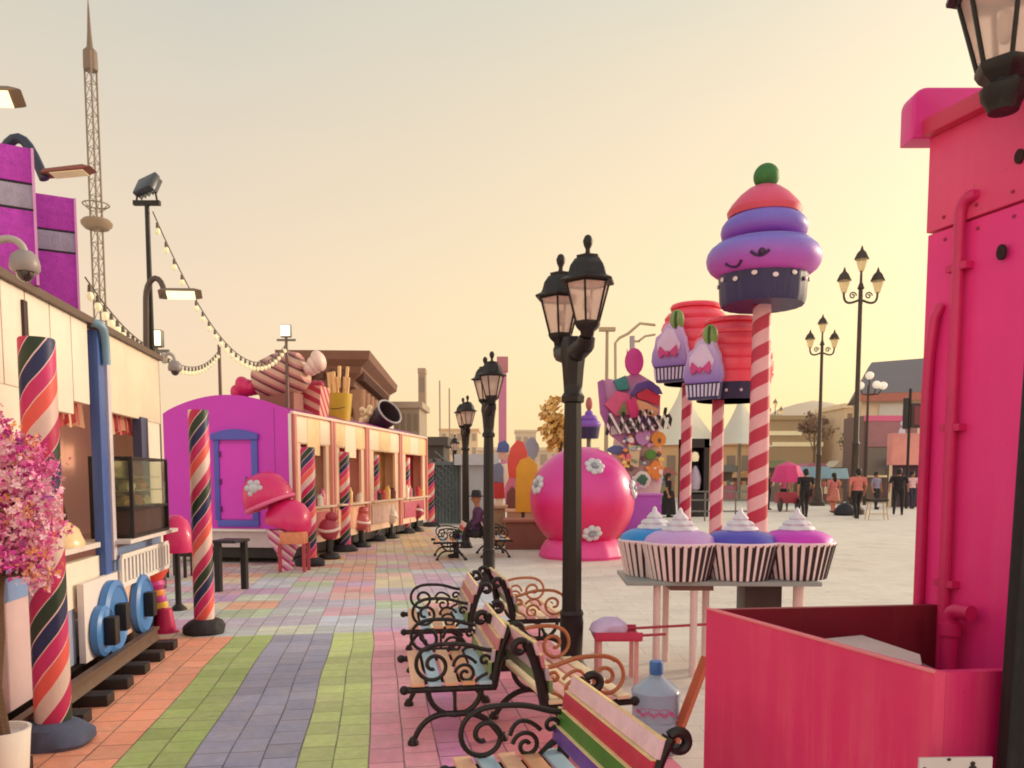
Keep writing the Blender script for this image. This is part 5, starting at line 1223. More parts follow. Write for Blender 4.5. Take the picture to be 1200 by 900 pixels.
# ================================================================== PEOPLE
def skinned(name, tubes, ells, mats, pick, parent, voxel=.013):
    b = MB()
    for pts, rs in tubes: b.tube(pts, rs, 10)
    for c, r_ in ells: b.ell(c, r_, seg=18, ring=12)
    o = b.build(name, mats[0], parent, smooth=False)
    m = o.modifiers.new('r', 'REMESH'); m.mode = 'VOXEL'; m.voxel_size = voxel
    s = o.modifiers.new('s', 'SMOOTH'); s.iterations = 3; s.factor = .5
    bpy.context.view_layer.update()
    me = bpy.data.meshes.new_from_object(o.evaluated_get(bpy.context.evaluated_depsgraph_get()))
    o.modifiers.clear(); o.data = me; me.materials.clear()
    for mm in mats: me.materials.append(mm)
    for f in me.polygons: f.material_index = pick(f.center); f.use_smooth = True
    return o
SKIN = pm('skin_tan', (164, 112, 84), .55); HAIR = pm('hair_dark', (28, 22, 24), .6)
def person(label, loc, rz, top, bottom, h=1.74, stride=.0, arms=(0, 0), skirt=None, long_hair=False, scarf=None, sleeves=False, carry=None, shoe=(40, 34, 34)):
    t = thing('person', label, 'person', loc, rz); t.scale = (h/1.74*1.16, h/1.74*1.16, h/1.74)
    s = stride; hz = .92
    tubes, ells = [], []
    ells += [((0, 0, 1.02), (.165, .115, .13)), ((0, 0, 1.2), (.15, .105, .18)), ((0, .005, 1.36), (.19, .11, .13)), ((0, 0, 1.64), (.078, .095, .115)), ((0, -.03, 1.59), (.055, .06, .06)), ((0, -.098, 1.62), (.014, .02, .022)), ((-.078, .0, 1.63), (.012, .02, .03)), ((.078, 0, 1.63), (.012, .02, .03))]
    tubes += [([(0, .01, 1.4), (0, 0, 1.55)], [.062, .054])]
    for sx, sg_ in ((-1, 1), (1, -1)):
        hip = Vector((sx*.09, 0, .96)); foot = Vector((sx*.1, -sg_*s*.34, .07+(.05 if sg_ < 0 and s else 0)))
        knee = (hip+foot)/2+Vector((0, -.05-.05*abs(s), .0))
        tubes.append(([hip, hip.lerp(knee, .5), knee, knee.lerp(foot, .4)+Vector((0, .02, 0)), foot], [.092, .082, .058, .056, .04]))
        tubes.append(([foot+Vector((0, .05, -.035)), foot+Vector((0, -.06, -.035)), foot+Vector((0, -.16, -.045))], [.036, .042, .03]))
        an = arms[0 if sx < 0 else 1]
        sh_ = Vector((sx*.2, .0, 1.42)); el = sh_+Vector((sx*.06, math.sin(an)*-.26*1+.02, -.28*math.cos(an)))
        wr = el+Vector((sx*-.0, -.06-math.sin(an)*.2, -.24*math.cos(an*.7)))
        tubes.append(([Vector((sx*.12, 0, 1.42)), sh_, sh_.lerp(el, .5), el, el.lerp(wr, .5), wr], [.07, .066, .052, .043, .038, .028]))
        hd = (wr-el).normalized(); ells.append((tuple(wr+hd*.05), (.026, .042, .05)))
        for k_ in range(4):
            o_ = Vector((0, -.036+.024*k_, 0)); tubes.append(([wr+hd*.07+o_, wr+hd*.115+o_*1.1, wr+hd*(.15-.012*abs(k_-1.3))+o_+Vector((-sx*.015, 0, 0))], [.0115, .0105, .009]))
        tubes.append(([wr+hd*.03+Vector((0, -.03, 0)), wr+hd*.07+Vector((-sx*.012, -.065, 0)), wr+hd*.1+Vector((-sx*.014, -.07, 0))], [.013, .0115, .01]))
    mt, mb_ = pm('cloth_%d_%d_%d' % top, top, .8, 0, .2, 6), pm('cloth_%d_%d_%d' % bottom, bottom, .8, 0, .2, 6)
    def pick(c):
        x, y, z = c
        if z > 1.47: return 0
        if z < .09: return 3
        if abs(x) > .19 and z < (.98 if sleeves else 1.2): return 0
        if z > 1.0 or (abs(x) > .19 and z > .9): return 1
        return 2
    skinned('body', tubes, ells, [SKIN, mt, mb_, pm('shoe', shoe, .6)], pick, t)
    b = MB(); b.lathe([(.094, 1.6), (.1, 1.66), (.09, 1.72), (.06, 1.765), (0, 1.775)], 20, T(0, .014, 0) @ Matrix.Diagonal((.9, 1.06, 1, 1)))
    b.ell((0, .055, 1.61), (.08, .06, .09), seg=14, ring=10)
    if long_hair: b.ell((0, .085, 1.48), (.085, .045, .16), seg=14, ring=10)
    hm = HAIR if not scarf else pm('scarf_%d_%d_%d' % scarf, scarf, .8)
    if scarf: b.ell((0, .03, 1.5), (.1, .09, .13), seg=14, ring=10)
    b.build('headscarf' if scarf else 'hair', hm, t)
    if skirt:
        b = MB(); b.lathe([(.165, 1.06), (.2, .92), (.23, .6), (.27, skirt), (.25, skirt), (.15, 1.0)], 28, mod=lambda a, v: 1+.06*math.sin(7*a)*v); b.build('skirt', mb_, t)
    return t
def at(px, fy): g_ = G(px, fy); return (g_.x, g_.y, 0)
person('walker in black top and dark trousers half hidden behind the big striped pole', at(899, 597), .4, (40, 32, 40), (44, 36, 42), 1.8, .6, (.3, -.3))
person('walker in pinkish red top and black trousers beside the pink umbrella cart', at(919, 597), 2.8, (196, 90, 120), (36, 30, 34), 1.76, .3)
person('walker all in black striding alone before the dark bell lamp base', at(943, 606), PI, (32, 28, 34), (40, 32, 36), 1.86, .45, (.3, -.3))
person('woman in a salmon pink tunic and trousers with dark hair', at(976, 601), PI+.2, (206, 120, 120), (204, 122, 108), 1.72, .3, (.2, -.2), skirt=.55, long_hair=True)
person('man in a rose shirt and black trousers beside the big dark bag', at(1004, 608), PI, (206, 116, 110), (34, 28, 34), 1.86, .5, (.2, -.2))
person('person in a grey blue shirt standing behind the low stool', at(1026, 597), .5, (136, 130, 160), (36, 32, 40), 1.78, .2)
person('man all in black striding near the crimson kiosk edge', at(1052, 604), PI-.5, (30, 26, 32), (34, 30, 36), 1.9, 1.0, (.6, -.6))
person('person in a pale pink top and dark trousers next to the crimson kiosk edge', at(1068, 596), .2, (222, 176, 186), (46, 44, 66), 1.8, .3)
person('woman in a long black dress with dark hair standing beside the lavender plinth', at(783, 606), 1.2, (28, 22, 28), (28, 22, 28), 1.7, .0, skirt=.1, long_hair=True)
person('far walker in a white shirt between the shops and the ornate lamps', at(985, 580), .4, (214, 200, 196), (60, 56, 80), 1.75, .5)
person('far walker in a red top just past the salmon dressed woman', at(994, 582), 2.5, (190, 80, 70), (50, 44, 60), 1.75, .5)
person('far walker in a black coat beside the dark red stall', at(866, 584), 1.2, (36, 30, 36), (40, 36, 44), 1.78, .4)
person('far walker in a cream shirt in front of the ochre stall', at(932, 582), 2.2, (226, 208, 180), (70, 60, 66), 1.75, .5)
person('far walker in a navy top carrying on toward the corner block', at(1014, 583), PI, (46, 50, 84), (34, 32, 44), 1.78, .6)
person('far walker in a maroon shirt close to the globe lamp', at(1038, 586), .7, (126, 50, 60), (40, 36, 46), 1.76, .4)
for (px, fy, dx, dy, zz_, c, lab) in ((943, 606, .27, .1, .95, (90, 60, 50), 'brown shoulder bag hanging at the side of the black dressed walker'), (976, 601, -.25, .1, .98, (226, 200, 170), 'cream handbag at the side of the woman in salmon pink'), (1068, 596, .0, .2, 1.25, (60, 70, 110), 'navy backpack worn by the person in pale pink')):
    g_ = G(px, fy); t = thing('shoulder_bag', lab, 'bag', (g_.x+dx, g_.y+dy, zz_), .3)
    q = MB(); q.box((0, 0, 0), (.12, .28, .3), bev=.04); q.build('bag', pm('bagc_%d' % c[0], c, .7), t)
    q = MB(); q.tube([(0, -.1, .14), (-.02, -.06, .34), (-.02, .06, .34), (0, .1, .14)], .014, 6); q.build('strap', pm('bagc_%d' % c[0], c, .7), t)
# seated person on the far bench, built from a bent skeleton
sp_ = G(557, 650)
st_ = thing('person', 'person in dark purple clothes and black hat seated on the far bench', 'person', (sp_.x+.05, sp_.y-.55, 0), R(-80))
tb_, el_ = [], []
el_ += [((0, .0, .5), (.17, .15, .12)), ((0, .03, .72), (.16, .11, .2)), ((0, .03, .88), (.19, .11, .12)), ((0, 0, 1.17), (.078, .095, .115)), ((0, -.098, 1.15), (.014, .02, .022))]
tb_.append(([(0, .03, .92), (0, .01, 1.08)], [.062, .054]))
for sx in (-1, 1):
    tb_.append(([(sx*.09, 0, .47), (sx*.11, -.22, .49), (sx*.12, -.42, .47), (sx*.12, -.41, .28), (sx*.12, -.4, .07)], [.09, .085, .065, .055, .04]))
    tb_.append(([(sx*.12, -.36, .04), (sx*.12, -.48, .035), (sx*.12, -.56, .03)], [.036, .04, .028]))
    tb_.append(([(sx*.12, .02, .93), (sx*.2, .02, .92), (sx*.24, -.02, .72), (sx*.2, -.2, .6), (sx*.14, -.3, .56)], [.07, .065, .048, .04, .03]))
skinned('body', tb_, el_, [SKIN, pm('cloth_purple', (84, 44, 84), .8), pm('cloth_black', (34, 28, 34), .8)], lambda c: 0 if c[2] > 1.0 else (1 if c[2] > .56 and c[1] > -.2 else 2), st_)
b = MB(); b.lathe([(.17, 1.2), (.17, 1.215), (.1, 1.225), (.095, 1.3), (.07, 1.33), (0, 1.335)], 20); b.build('hat', pm('hat_black', (30, 26, 34), .7), st_)
# bag, stool
bg_ = thing('dark_bag', 'big slumped black bag on the ground beside the rose shirted man', 'bag', at(990, 604))
b = MB(); b.lathe([(.36, 0), (.42, .08), (.4, .25), (.26, .42), (.1, .5), (0, .52)], 24, mod=lambda a, v: 1+.15*mnoise.noise((math.cos(a)*1.5, math.sin(a)*1.5, v*2))); b.build('bag', pm('bag_black', (36, 34, 44), .7), bg_)
b = MB(); b.tube(arc(0, .46, .14, 0, 180), .02, 6); b.build('handle', M_BLACK, bg_)
sto = thing('low_stool', 'low stool with dark seat and thin pale legs standing on the plaza', 'stool', at(1027, 609))
b = MB(); b.box((0, 0, .72), (.72, .34, .09), bev=.02); b.build('seat', M_BLACK, sto)
for sx in (-1, 1):
    for sy in (-1, 1):
        b = MB(); b.tube([(sx*.27, sy*.12, .68), (sx*.36, sy*.16, 0)], .02, 8); b.build('leg', pm('leg_sand', (196, 160, 120), .5), sto)
b = MB(); b.tube([(-.33, -.14, .22), (.33, -.14, .22)], .016, 6); b.build('stretcher', pm('leg_sand', (196, 160, 120), .5), sto)

# ================================================================== LEFT BACKGROUND: ROOF PROPS, TEMPLE, TOWERS, GATE
ROOFZ = 2.77
def roofpt(px, inset=.4):
    q = C0+du*along(px)+Vector((-math.cos(tra), -math.sin(tra), 0))*inset; q.z = ROOFZ; return q
rp = roofpt(378, .8); k_ = rp.y/F
wc = thing('wrapped_candy', 'giant striped wrapped candy with hot pink twisted end on the carriage roof', 'candy prop', rp, R(-8))
zc_ = .8
q = MB(); q.b2((-.35, -.25, 0), (.35, .25, .46)); q.build('cradle', pm('cradle_brown', (150, 92, 84), .6), wc)
M_ = T(0, 0, zc_, 0, R(-17), 0)
b = MB(); b.lathe([(.0, -.52), (.3, -.5), (.42, -.3), (.46, 0), (.42, .3), (.32, .48), (0, .5)], 36, M_ @ T(0, 0, 0, 0, PI/2, 0)); b.build('candy_barrel', striped('barrel_stripes', [(214, 170, 150), (214, 170, 150), (110, 62, 66), (196, 120, 120)], .2, (.5, 0, 1), .5), wc)
for sx, c, nm in ((-1, (222, 40, 110), 'wrap_pink'), (1, (238, 206, 196), 'wrap_pale')):
    b = MB()
    for j in range(3): b.ell((sx*(.62+.1*j), .0, .05*(j-1)), (.14, .22, .13+.04*j), M_, seg=14, ring=10)
    if sx < 0: b.ell((-.98, 0, -.02), (.13, .16, .16), M_, seg=14, ring=10)
    b.build('twisted_end', pm(nm, c, .45, 0, .15, 8, .4, 10), wc)
sb2 = thing('striped_box', 'upright box of red and white stripes beside the wrapped candy', 'candy prop', roofpt(392, .4), tra)
sb2.scale = (.84,)*3
b = MB(); b.prism([(-.24, 0), (.24, 0), (.3, .78), (-.3, .78)], -.3, .3); b.build('box', striped('box_stripes', [(232, 176, 160), (196, 56, 84)], .16, (.3, .6, .6), .5), sb2)
b = MB()
for i in range(7): b.ell((-.2+.066*i, .1*math.sin(i*3), .82+.03*(i % 2)), .1, seg=10, ring=8)
b.build('filling', pm('fill_red', (186, 52, 90), .6), sb2)
fr_ = thing('fries_cup', 'yellow tapered cup of fries with painted smile on the carriage roof', 'candy prop', roofpt(424, .5), tra)
fr_.scale = (.84,)*3
b = MB(); b.lathe([(.26, 0), (.28, .02), (.36, .82), (.33, .82), (.3, .7), (0, .7)], 28); b.build('cup', pm('fries_yellow', (204, 166, 46), .5), fr_)
b = MB(); b.tube([(.31*math.sin(R(a)), -.31*math.cos(R(a)), .45-.05*math.cos(R(a*2))) for a in range(-30, 70, 10)], .015, 6); b.build('smile', M_BLACK, fr_)
for i in range(8):
    a = i*2.4; q = MB(); q.box((.15*math.cos(a), .15*math.sin(a), .98+.14*(i % 3)), (.07, .07, .6), T(0, 0, 0, .1*math.sin(a), .1*math.cos(a), 0)); q.build('fry', pm('fry_gold', (236, 190, 130), .6), fr_)
pc_ = thing('popcorn_bucket', 'tipped dark bucket spilling pale popcorn on the carriage roof', 'candy prop', roofpt(466, .45), tra)
pc_.scale = (.84,)*3
M_ = T(.1, 0, .42, 0, R(58), R(-30))
b = MB(); b.lathe([(.3, -.35), (.42, .35), (.4, .35), (.28, -.3), (0, -.3)], 28, M_); b.lathe([(.3, -.35), (0, -.35)], 28, M_); b.build('bucket', pm('bucket_dark', (60, 44, 52), .5), pc_)
b = MB(); b.torus(.42, .03, M_ @ T(0, 0, .35)); b.build('rim', pm('rim_grey', (176, 170, 176), .5), pc_)
b = MB()
for i in range(26): b.ell((-.35+.5*random.random()-.2, -.3+.6*random.random(), .25+.6*random.random()*random.random()), .07+.04*random.random(), seg=8, ring=6)
b.build('popcorn', pm('popcorn', (238, 210, 170), .7), pc_)
# thin masts and string lights
def mast(label, px, ytop, Y, r=.035, lamp=False):
    p = P(px, 700, Y); p.z = 0; h = P(px, ytop, Y).z
    t = thing('thin_mast', label, 'mast', p)
    b = MB(); b.tube([(0, 0, 0), (0, 0, h)], [r*1.2, r], 8); b.build('pole', pm('mast_brown', (112, 84, 76), .5), t)
    if lamp:
        b = MB(); b.box((0, 0, h+.13), (.2, .1, .24), bev=.02); f = b.build('floodlight', M_STEEL, t)
        b = MB(); b.box((0, -.06, h+.13), (.17, .02, .2)); b.build('lit_lens', pm('lit_white', (255, 244, 214), .3, emit=1.6), f)
        b = MB(); b.box((0, 0, h-.04), (.36, .04, .04)); b.build('bracket', M_STEEL, t)
    return t, p+Vector((0, 0, h))
m1, e1 = mast('slender mast with a small lit floodlight rising behind the purple carriage', 342, 396, 15.8, .03, True)
m2, e2 = mast('bare slender mast behind the arch of the purple carriage', 265, 404, 16.5, .035)
m3, e3 = mast('short mast with a glowing lamp box just past the caravan end', 193, 408, 11.5, .03, True)
def festoon(label, a, b_, sag, n):
    t = thing('string_lights', label, 'string lights', a, 0, 'festoon strings of warm bulbs')
    f = lambda u: (b_-a)*u+Vector((0, 0, -sag*4*u*(1-u)))
    b = MB(); b.tube([f(i/40) for i in range(41)], .007, 5); b.build('wire', pm('wire_grey', (90, 84, 76), .6), t)
    s0 = None
    for i in range(n):
        c = f((i+.5)/n)
        if s0 is None:
            q = MB(); q.lathe([(.016, -.01), (.02, -.07), (0, -.07)], 8); so0 = q.build('socket', pm('socket_brown', (110, 92, 76), .6), t); so0.location = c
            q = MB(); q.ell((0, 0, -.105), (.03, .03, .042), seg=10, ring=8); bu = q.build('bulb', pm('bulb_warm', (255, 236, 190), .3, emit=.3), so0); s0 = so0
        else:
            so1 = s0.copy(); COL.objects.link(so1); so1.parent = t; so1.location = c
            b1 = bu.copy(); COL.objects.link(b1); b1.parent = so1
festoon('long festoon of bulbs sagging from the floodlight pole to the lit mast', P(179, 248, Yf), e1-Vector((0, 0, .1)), .9, 26)
festoon('festoon of bulbs from the glowing lamp box mast to the bare mast', e3, e2-Vector((0, 0, .1)), .3, 18)
festoon('festoon of bulbs strung above the caravan roof edge', P(60, 322, 6.3)+Vector((0, .5, .1)), e3, .12, 14)
# temple gatehouse
pc1 = P(414, 430, 35.0); X1, Y1 = pc1.x, pc1.y
tz_ = P(414, 414, 35).z
te = thing('temple_gatehouse', 'brown temple style gatehouse with a heavy flared cornice behind the carriages', 'building', (X1, Y1, 0), R(3))
WX, WY = 2.3, 11.5
b = MB()
def rect(o_): return [(-WX-o_, -o_), (o_, -o_), (o_, WY+o_), (-WX-o_, WY+o_)]
prof = [(0.0, 0), (-.25, tz_-2.6), (-.1, tz_-2.55), (-.1, tz_-2.3), (-.3, tz_-2.2), (-.3, tz_-1.5), (.0, tz_-1.4), (.05, tz_-1.1), (.35, tz_-.85), (.4, tz_-.6), (.75, tz_-.35), (.8, tz_), (.5, tz_)]
vs, fs = [], []
for o_, z in prof: vs += [(x, y, z) for x, y in rect(o_)]
for j in range(len(prof)-1):
    for i in range(4): fs.append((j*4+i, j*4+(i+1) % 4, (j+1)*4+(i+1) % 4, (j+1)*4+i))
fs.append(tuple((len(prof)-1)*4+i for i in range(4)))
b._add(vs, fs, I4, 0)
for i in range(24):
    y = .2+i*.45; b.b2((-.2, y, tz_-1.12), (.42, y+.2, tz_-.72), mi=1)
for i in range(5):
    x = -WX+i*.45; b.b2((x, -.42, tz_-1.12), (x+.2, .2, tz_-.72), mi=1)
b.build('body', [pm('temple_brown', (128, 88, 74), .8, 0, .3, 1.2, .4, 8), pm('dentil_brown', (96, 62, 54), .8)], te, smooth=False)
for i in range(7):
    y = .4+i*1.6; q = MB(); q.lathe([(.22, 0), (.2, tz_-2.7), (.3, tz_-2.4), (.34, tz_-1.5), (0, tz_-1.5)], 12, T(.12, y, 0)); q.build('column', pm('column_brown', (164, 120, 96), .8), te)
# chimney tower and rooftops further along
block('slim_tower', 'slim grey brown tower rising past the end of the train', 'tower', 491, 499, 437, 60, 1, (146, 120, 106), 5, 1, ov=.03)
block('rooftop_block', 'grey stepped rooftop block between the gatehouse and the slim tower', 'building', 462, 492, 478, 48, 4, (150, 134, 122), 3, 4)
block('low_dark_hut', 'low dark flat roofed hut beyond the end of the train', 'building', 499, 520, 522, 34, 3, (70, 62, 60), 1, 2)
block('distant_flats', 'hazy distant flats seen between the lantern posts', 'building', 516, 560, 505, 130, 8, (206, 180, 150), 4, 5)
block('distant_shops', 'hazy distant shop row behind the candy figures', 'building', 560, 700, 528, 90, 8, (190, 170, 154), 2, 10)
block('round_hall', 'grey hazy hall on the skyline beside the mauve tower', 'building', 604, 628, 506, 150, 8, (176, 160, 150), 2, 3)
p = P(589, 560, 62); p.z = 0; h_ = P(589, 421, 62).z
mv = thing('mauve_tower', 'tall mauve square ride tower with a wider block top behind the lantern posts', 'tower', p)
b = MB(); b.box((0, 0, h_/2), (.6, .6, h_), bev=.02); b.build('shaft', pm('mauve', (190, 90, 150), .6), mv)
b = MB(); b.box((0, 0, h_-.4), (.85, .85, 1.1), bev=.04); b.build('head', pm('mauve_dark', (170, 88, 120), .6), mv)
for x, yt, lab in ((517, 446, 'thin distant mast beside the slim tower'), (528, 455, 'thinner distant mast left of the third lantern post')):
    mast(lab, x, yt, 70, .06)
# floodlight mast and white cranked lamp behind the signboard
p = P(710, 560, 48); p.z = 0; h_ = P(710, 386, 48).z
fm = thing('flood_mast', 'pale mast with a flat bank of floodlights behind the candy signboard', 'light mast', p)
b = MB(); b.tube([(0, 0, 0), (0, 0, h_)], [.14, .09], 8); b.build('pole', pm('mast_sand', (150, 128, 108), .6), fm)
b = MB(); b.box((0, 0, h_), (.95, .4, .22), bev=.03); b.build('lamp_bank', pm('bank_sand', (166, 146, 118), .6), fm)
p = P(722, 560, 30); p.z = 0
cl_ = thing('slide_frame', 'thin bent steel frame with curved arms above the candy signboard', 'frame', p)
lo_ = lambda px, py: tuple(P(px, py, 30)-p)
b = MB(); b.tube([lo_(722, 560), lo_(721, 402), lo_(726, 396), lo_(736, 391), lo_(750, 379), lo_(768, 381)], .05, 6); b.build('frame_tube', pm('frame_sand', (176, 156, 130), .5), cl_)
b = MB(); b.tube([lo_(741, 560), lo_(741, 394)], .1, 8); b.build('pillar', pm('frame_lilac', (164, 150, 160), .5), cl_)
b = MB(); b.tube([lo_(748, 400), lo_(756, 394), lo_(768, 392)], .04, 6); b.tube([lo_(741, 400), lo_(750, 400)], .04, 6); b.build('curved_arm', pm('frame_sand', (176, 156, 130), .5), cl_)
# container gate closing the promenade
YG = 27.0; ga, gb2 = P(508, 610, YG).x, P(549, 610, YG).x; gz = P(520, 543, YG).z
gt = thing('grey_gate', 'grey green corrugated gate with diagonal bars closing the promenade', 'gate', (ga, YG, 0))
b = MB(); n = 40; wG = gb2-ga; vs = []
for i in range(n+1):
    x = wG*i/n; y = .05*math.sin(i*PI/1.0*.5); vs += [(x, y, .02), (x, y, gz)]
b._add(vs, [(2*i, 2*i+2, 2*i+3, 2*i+1) for i in range(n)], I4, 0); b.build('corrugated_sheet', pm('gate_grey', (132, 144, 148), .6, 0, .2, 2), gt)
b = MB(); b.b2((-.05, -.12, 0), (.05, .1, gz+.05)); b.b2((wG-.05, -.12, 0), (wG+.05, .1, gz+.05)); b.b2((.05, -.12, gz-.06), (wG-.05, .1, gz+.05)); b.build('frame', pm('gate_frame', (96, 108, 116), .6), gt)
for i in range(8):
    z = .15+.24*i; q = MB(); q.tube([(.06, -.1, z+.6), (wG*.62, -.1, z)], .022, 6); q.build('diagonal_bar', pm('gate_frame', (96, 108, 116), .6), gt)
YG2 = 26.0
block('grey_container', 'pale blue grey container wall behind the second and third lantern posts', 'container', 540, 578, 545, 26.6, 2.2, (164, 168, 178), 0, 0)
# drop tower ride
p = P(125, 560, 130); p.z = 0
dt_ = thing('drop_tower', 'very tall lattice drop tower with a ring gondola and a needle top', 'ride tower', p)
h_ = P(115, 62, 130).z; rr = .95
M_LAT = pm('lattice_brown', (104, 88, 82), .6)
legs = [(rr*math.cos(R(a)), rr*math.sin(R(a))) for a in (-60, 60, 180)]
b = MB()
for x, y in legs: b.tube([(x, y, 0), (x, y, h_)], .16, 6)
z = 2.0
while z < h_-2:
    for i in range(3):
        a, c = legs[i], legs[(i+1) % 3]; b.tube([(a[0], a[1], z), (c[0], c[1], z+2.4)], .055, 4); b.tube([(a[0], a[1], z), (c[0], c[1], z)], .05, 4)
    z += 2.4
b.build('lattice_mast', M_LAT, dt_)
b = MB(); b.lathe([(1.0, -2.6), (1.05, -2.3), (1.0, .2), (.45, .8), (.3, 3), (.14, 6.5), (.03, 8.2), (0, 8.2)], 12, T(0, 0, h_)); b.build('needle_top', pm('needle_dark', (84, 66, 64), .6), dt_)
zr_ = P(118, 263, 130).z
b = MB(); b.lathe([(1.2, -.7), (1.7, -.7), (2.2, -.2), (2.3, .25), (1.9, .7), (1.2, .9)], 28, T(0, 0, zr_)); b.build('ring_gondola', pm('gondola_tan', (122, 98, 84), .6), dt_)
b = MB(); b.torus(1.9, .1, T(0, 0, zr_+3.0)); 
for i in range(6): b.tube([(1.9*math.cos(i*PI/3), 1.9*math.sin(i*PI/3), zr_+3), (1.0*math.cos(i*PI/3), 1.0*math.sin(i*PI/3), zr_+2.2)], .07, 4)
b.build('upper_ring', M_LAT, dt_)

# ================================================================== SCULPTURES BY THE PURPLE CARRIAGE
sc0 = G(325, 668); sk = sc0.y/F
ms = thing('macaron_sculpture', 'stack of tilted hot pink macaron domes with flower on a frilled base', 'candy sculpture', (sc0.x, sc0.y, 0), R(0))
def zz(py): return P(325, py, sc0.y).z
def xx(px): return P(px, 600, sc0.y).x-sc0.x
def dome(nm, px, py, rpx, hpx, tilt, mat, parent):
    r_, h_ = rpx*sk, hpx*sk; b = MB(); b.lathe([(0, 0), (r_*.96, 0), (r_*1.02, h_*.1), (r_*.98, h_*.35), (r_*.8, h_*.7), (r_*.5, h_*.92), (0, h_)], 36, T(xx(px), 0, zz(py), 0, R(tilt), 0)); return b.build(nm, mat, parent)
M_MAC = pm('macaron_pink', (222, 38, 112), .35, 0, .12, 3, coat=.2)
d1 = dome('upper_dome', 317, 590, 29, 38, -22, M_MAC, ms)
b = MB(); b.ell((xx(306), -.38, zz(572)), (.085, .05, .085), seg=12, ring=8)
for i in range(6): b.ell((xx(306)+.1*math.cos(i*PI/3), -.36, zz(572)+.1*math.sin(i*PI/3)), (.055, .04, .055), seg=10, ring=6)
b.build('flower', pm('flower_silver', (206, 204, 214), .4), d1)
b = MB(); b.torus(29*sk*.97, .035, T(xx(317), 0, zz(590), 0, R(-22), 0)); b.build('frill', pm('frill_rose', (236, 110, 160), .6), d1)
d2 = dome('lower_dome', 336, 618, 27, 34, 14, M_MAC, ms)
b = MB(); b.lathe([(12*sk, 0), (13*sk, (618-590)*sk*.2), (12*sk, 26*sk), (0, 26*sk)], 20, T(xx(327), 0, zz(614))); b.build('neck', pm('macaron_deep', (176, 24, 84), .5), ms)
b = MB(); b.lathe([(8*sk, 0), (10*sk, .1), (6*sk, 10*sk), (17*sk, 34*sk), (22*sk, 48*sk), (0, 49*sk)], 30, T(xx(334), 0, 0), mod=lambda a, v: 1+.04*math.cos(14*a)); b.build('frilled_base', striped('base_check', [(226, 150, 190), (236, 214, 220), (190, 70, 130)], .16, (.8, .3, 1), .6), ms)
bx_ = thing('snack_crate', 'small peach wooden crate beside the macaron sculpture', 'crate', tuple(G(349, 668)-Vector((0, .2, 0))))
bx_.location.z = 0
b = MB(); b.box((0, 0, .57), (.4, .3, .2), bev=.01); b.build('tray', pm('crate_peach', (226, 140, 104), .6, 0, .35, 9), bx_)
for sx in (-1, 1):
    for sy in (-1, 1):
        b = MB(); b.box((sx*.2, sy*.15, .24), (.05, .05, .48)); b.build('leg', pm('crate_rose', (180, 66, 80), .6), bx_)
# pink disc behind the counter
p = P(207, 640, 9.6)
pd = thing('pink_dome', 'half dome of hot pink candy beyond the caravan counter', 'candy sculpture', (p.x, p.y, 0))
s_ = 9.6/F; zb_ = P(207, 647, 9.6).z
b = MB(); b.lathe([(0, 0), (19*s_, 0), (20*s_, .05), (19*s_, 20*s_), (13*s_, 37*s_), (6*s_, 43*s_), (0, 44*s_)], 32, T(0, 0, zb_)); b.build('dome', M_MAC, pd)
b = MB(); b.lathe([(.1, 0), (.09, .03), (.035, .08), (.035, zb_), (0, zb_)], 18); b.build('stand', M_BLACK, pd)
# ice cream cone pedestal
p = G(194, 741); s_ = p.y/F
cn = thing('cone_pedestal', 'slanted ice cream cone pedestal with orange band and magenta foot', 'candy sculpture', p, R(-20))
def lean(z): return -.16*max(0, (z-.25))
b = MB(); b.lathe([(.13, 0), (.13, .012), (.1, .02), (.1, .06), (.07, .24), (0, .25)], 24); b.build('foot', pm('foot_magenta', (206, 30, 96), .45), cn)
cols = [((236, 190, 70), .25, .31, .075, .08), ((206, 70, 160), .31, .37, .08, .09), ((236, 150, 70), .37, .43, .09, .1), ((206, 60, 150), .43, .52, .1, .13)]
for c, z0_, z1_, r0, r1 in cols:
    b = MB(); b.lathe([(r0, z0_), (r1*1.03, (z0_+z1_)/2), (r1, z1_), (0, z1_)], 24, T(-.35*(z0_-.25), 0, 0, 0, R(-12), 0)); b.build('cone_ring', pm('ring_%d_%d' % (c[0], c[1]), c, .5), cn)
b = MB(); b.lathe([(.14, .5), (.23, .6), (.25, .72), (.24, .73), (0, .73)], 28, T(-.12, 0, 0, 0, R(-12), 0)); b.build('orange_band', pm('band_orange', (222, 74, 52), .5), cn)
# black table
p = G(258, 694); q_ = G(283, 688)
tb2 = thing('black_table', 'small black bar table in front of the blue framed door', 'table', (p.x+.13, p.y+.25, 0), R(-8))
b = MB(); b.box((-.02, -.08, .7), (.36, .46, .04), bev=.008); b.build('tabletop', M_BLACK, tb2)
for sx, sy in ((-.12, -.25), (.1, .08)):
    b = MB(); b.box((sx, sy, .34), (.08, .08, .68)); b.build('leg', M_BLACK, tb2)
p = G(211, 676)
stl = thing('black_stool', 'slim black stool seen below the pink half dome', 'stool', p)
b = MB(); b.box((0, 0, .52), (.34, .34, .05), bev=.01); b.build('seat', M_BLACK, stl)
for sx in (-1, 1):
    for sy in (-1, 1):
        b = MB(); b.box((sx*.14, sy*.14, .25), (.04, .04, .5)); b.build('leg', M_BLACK, stl)
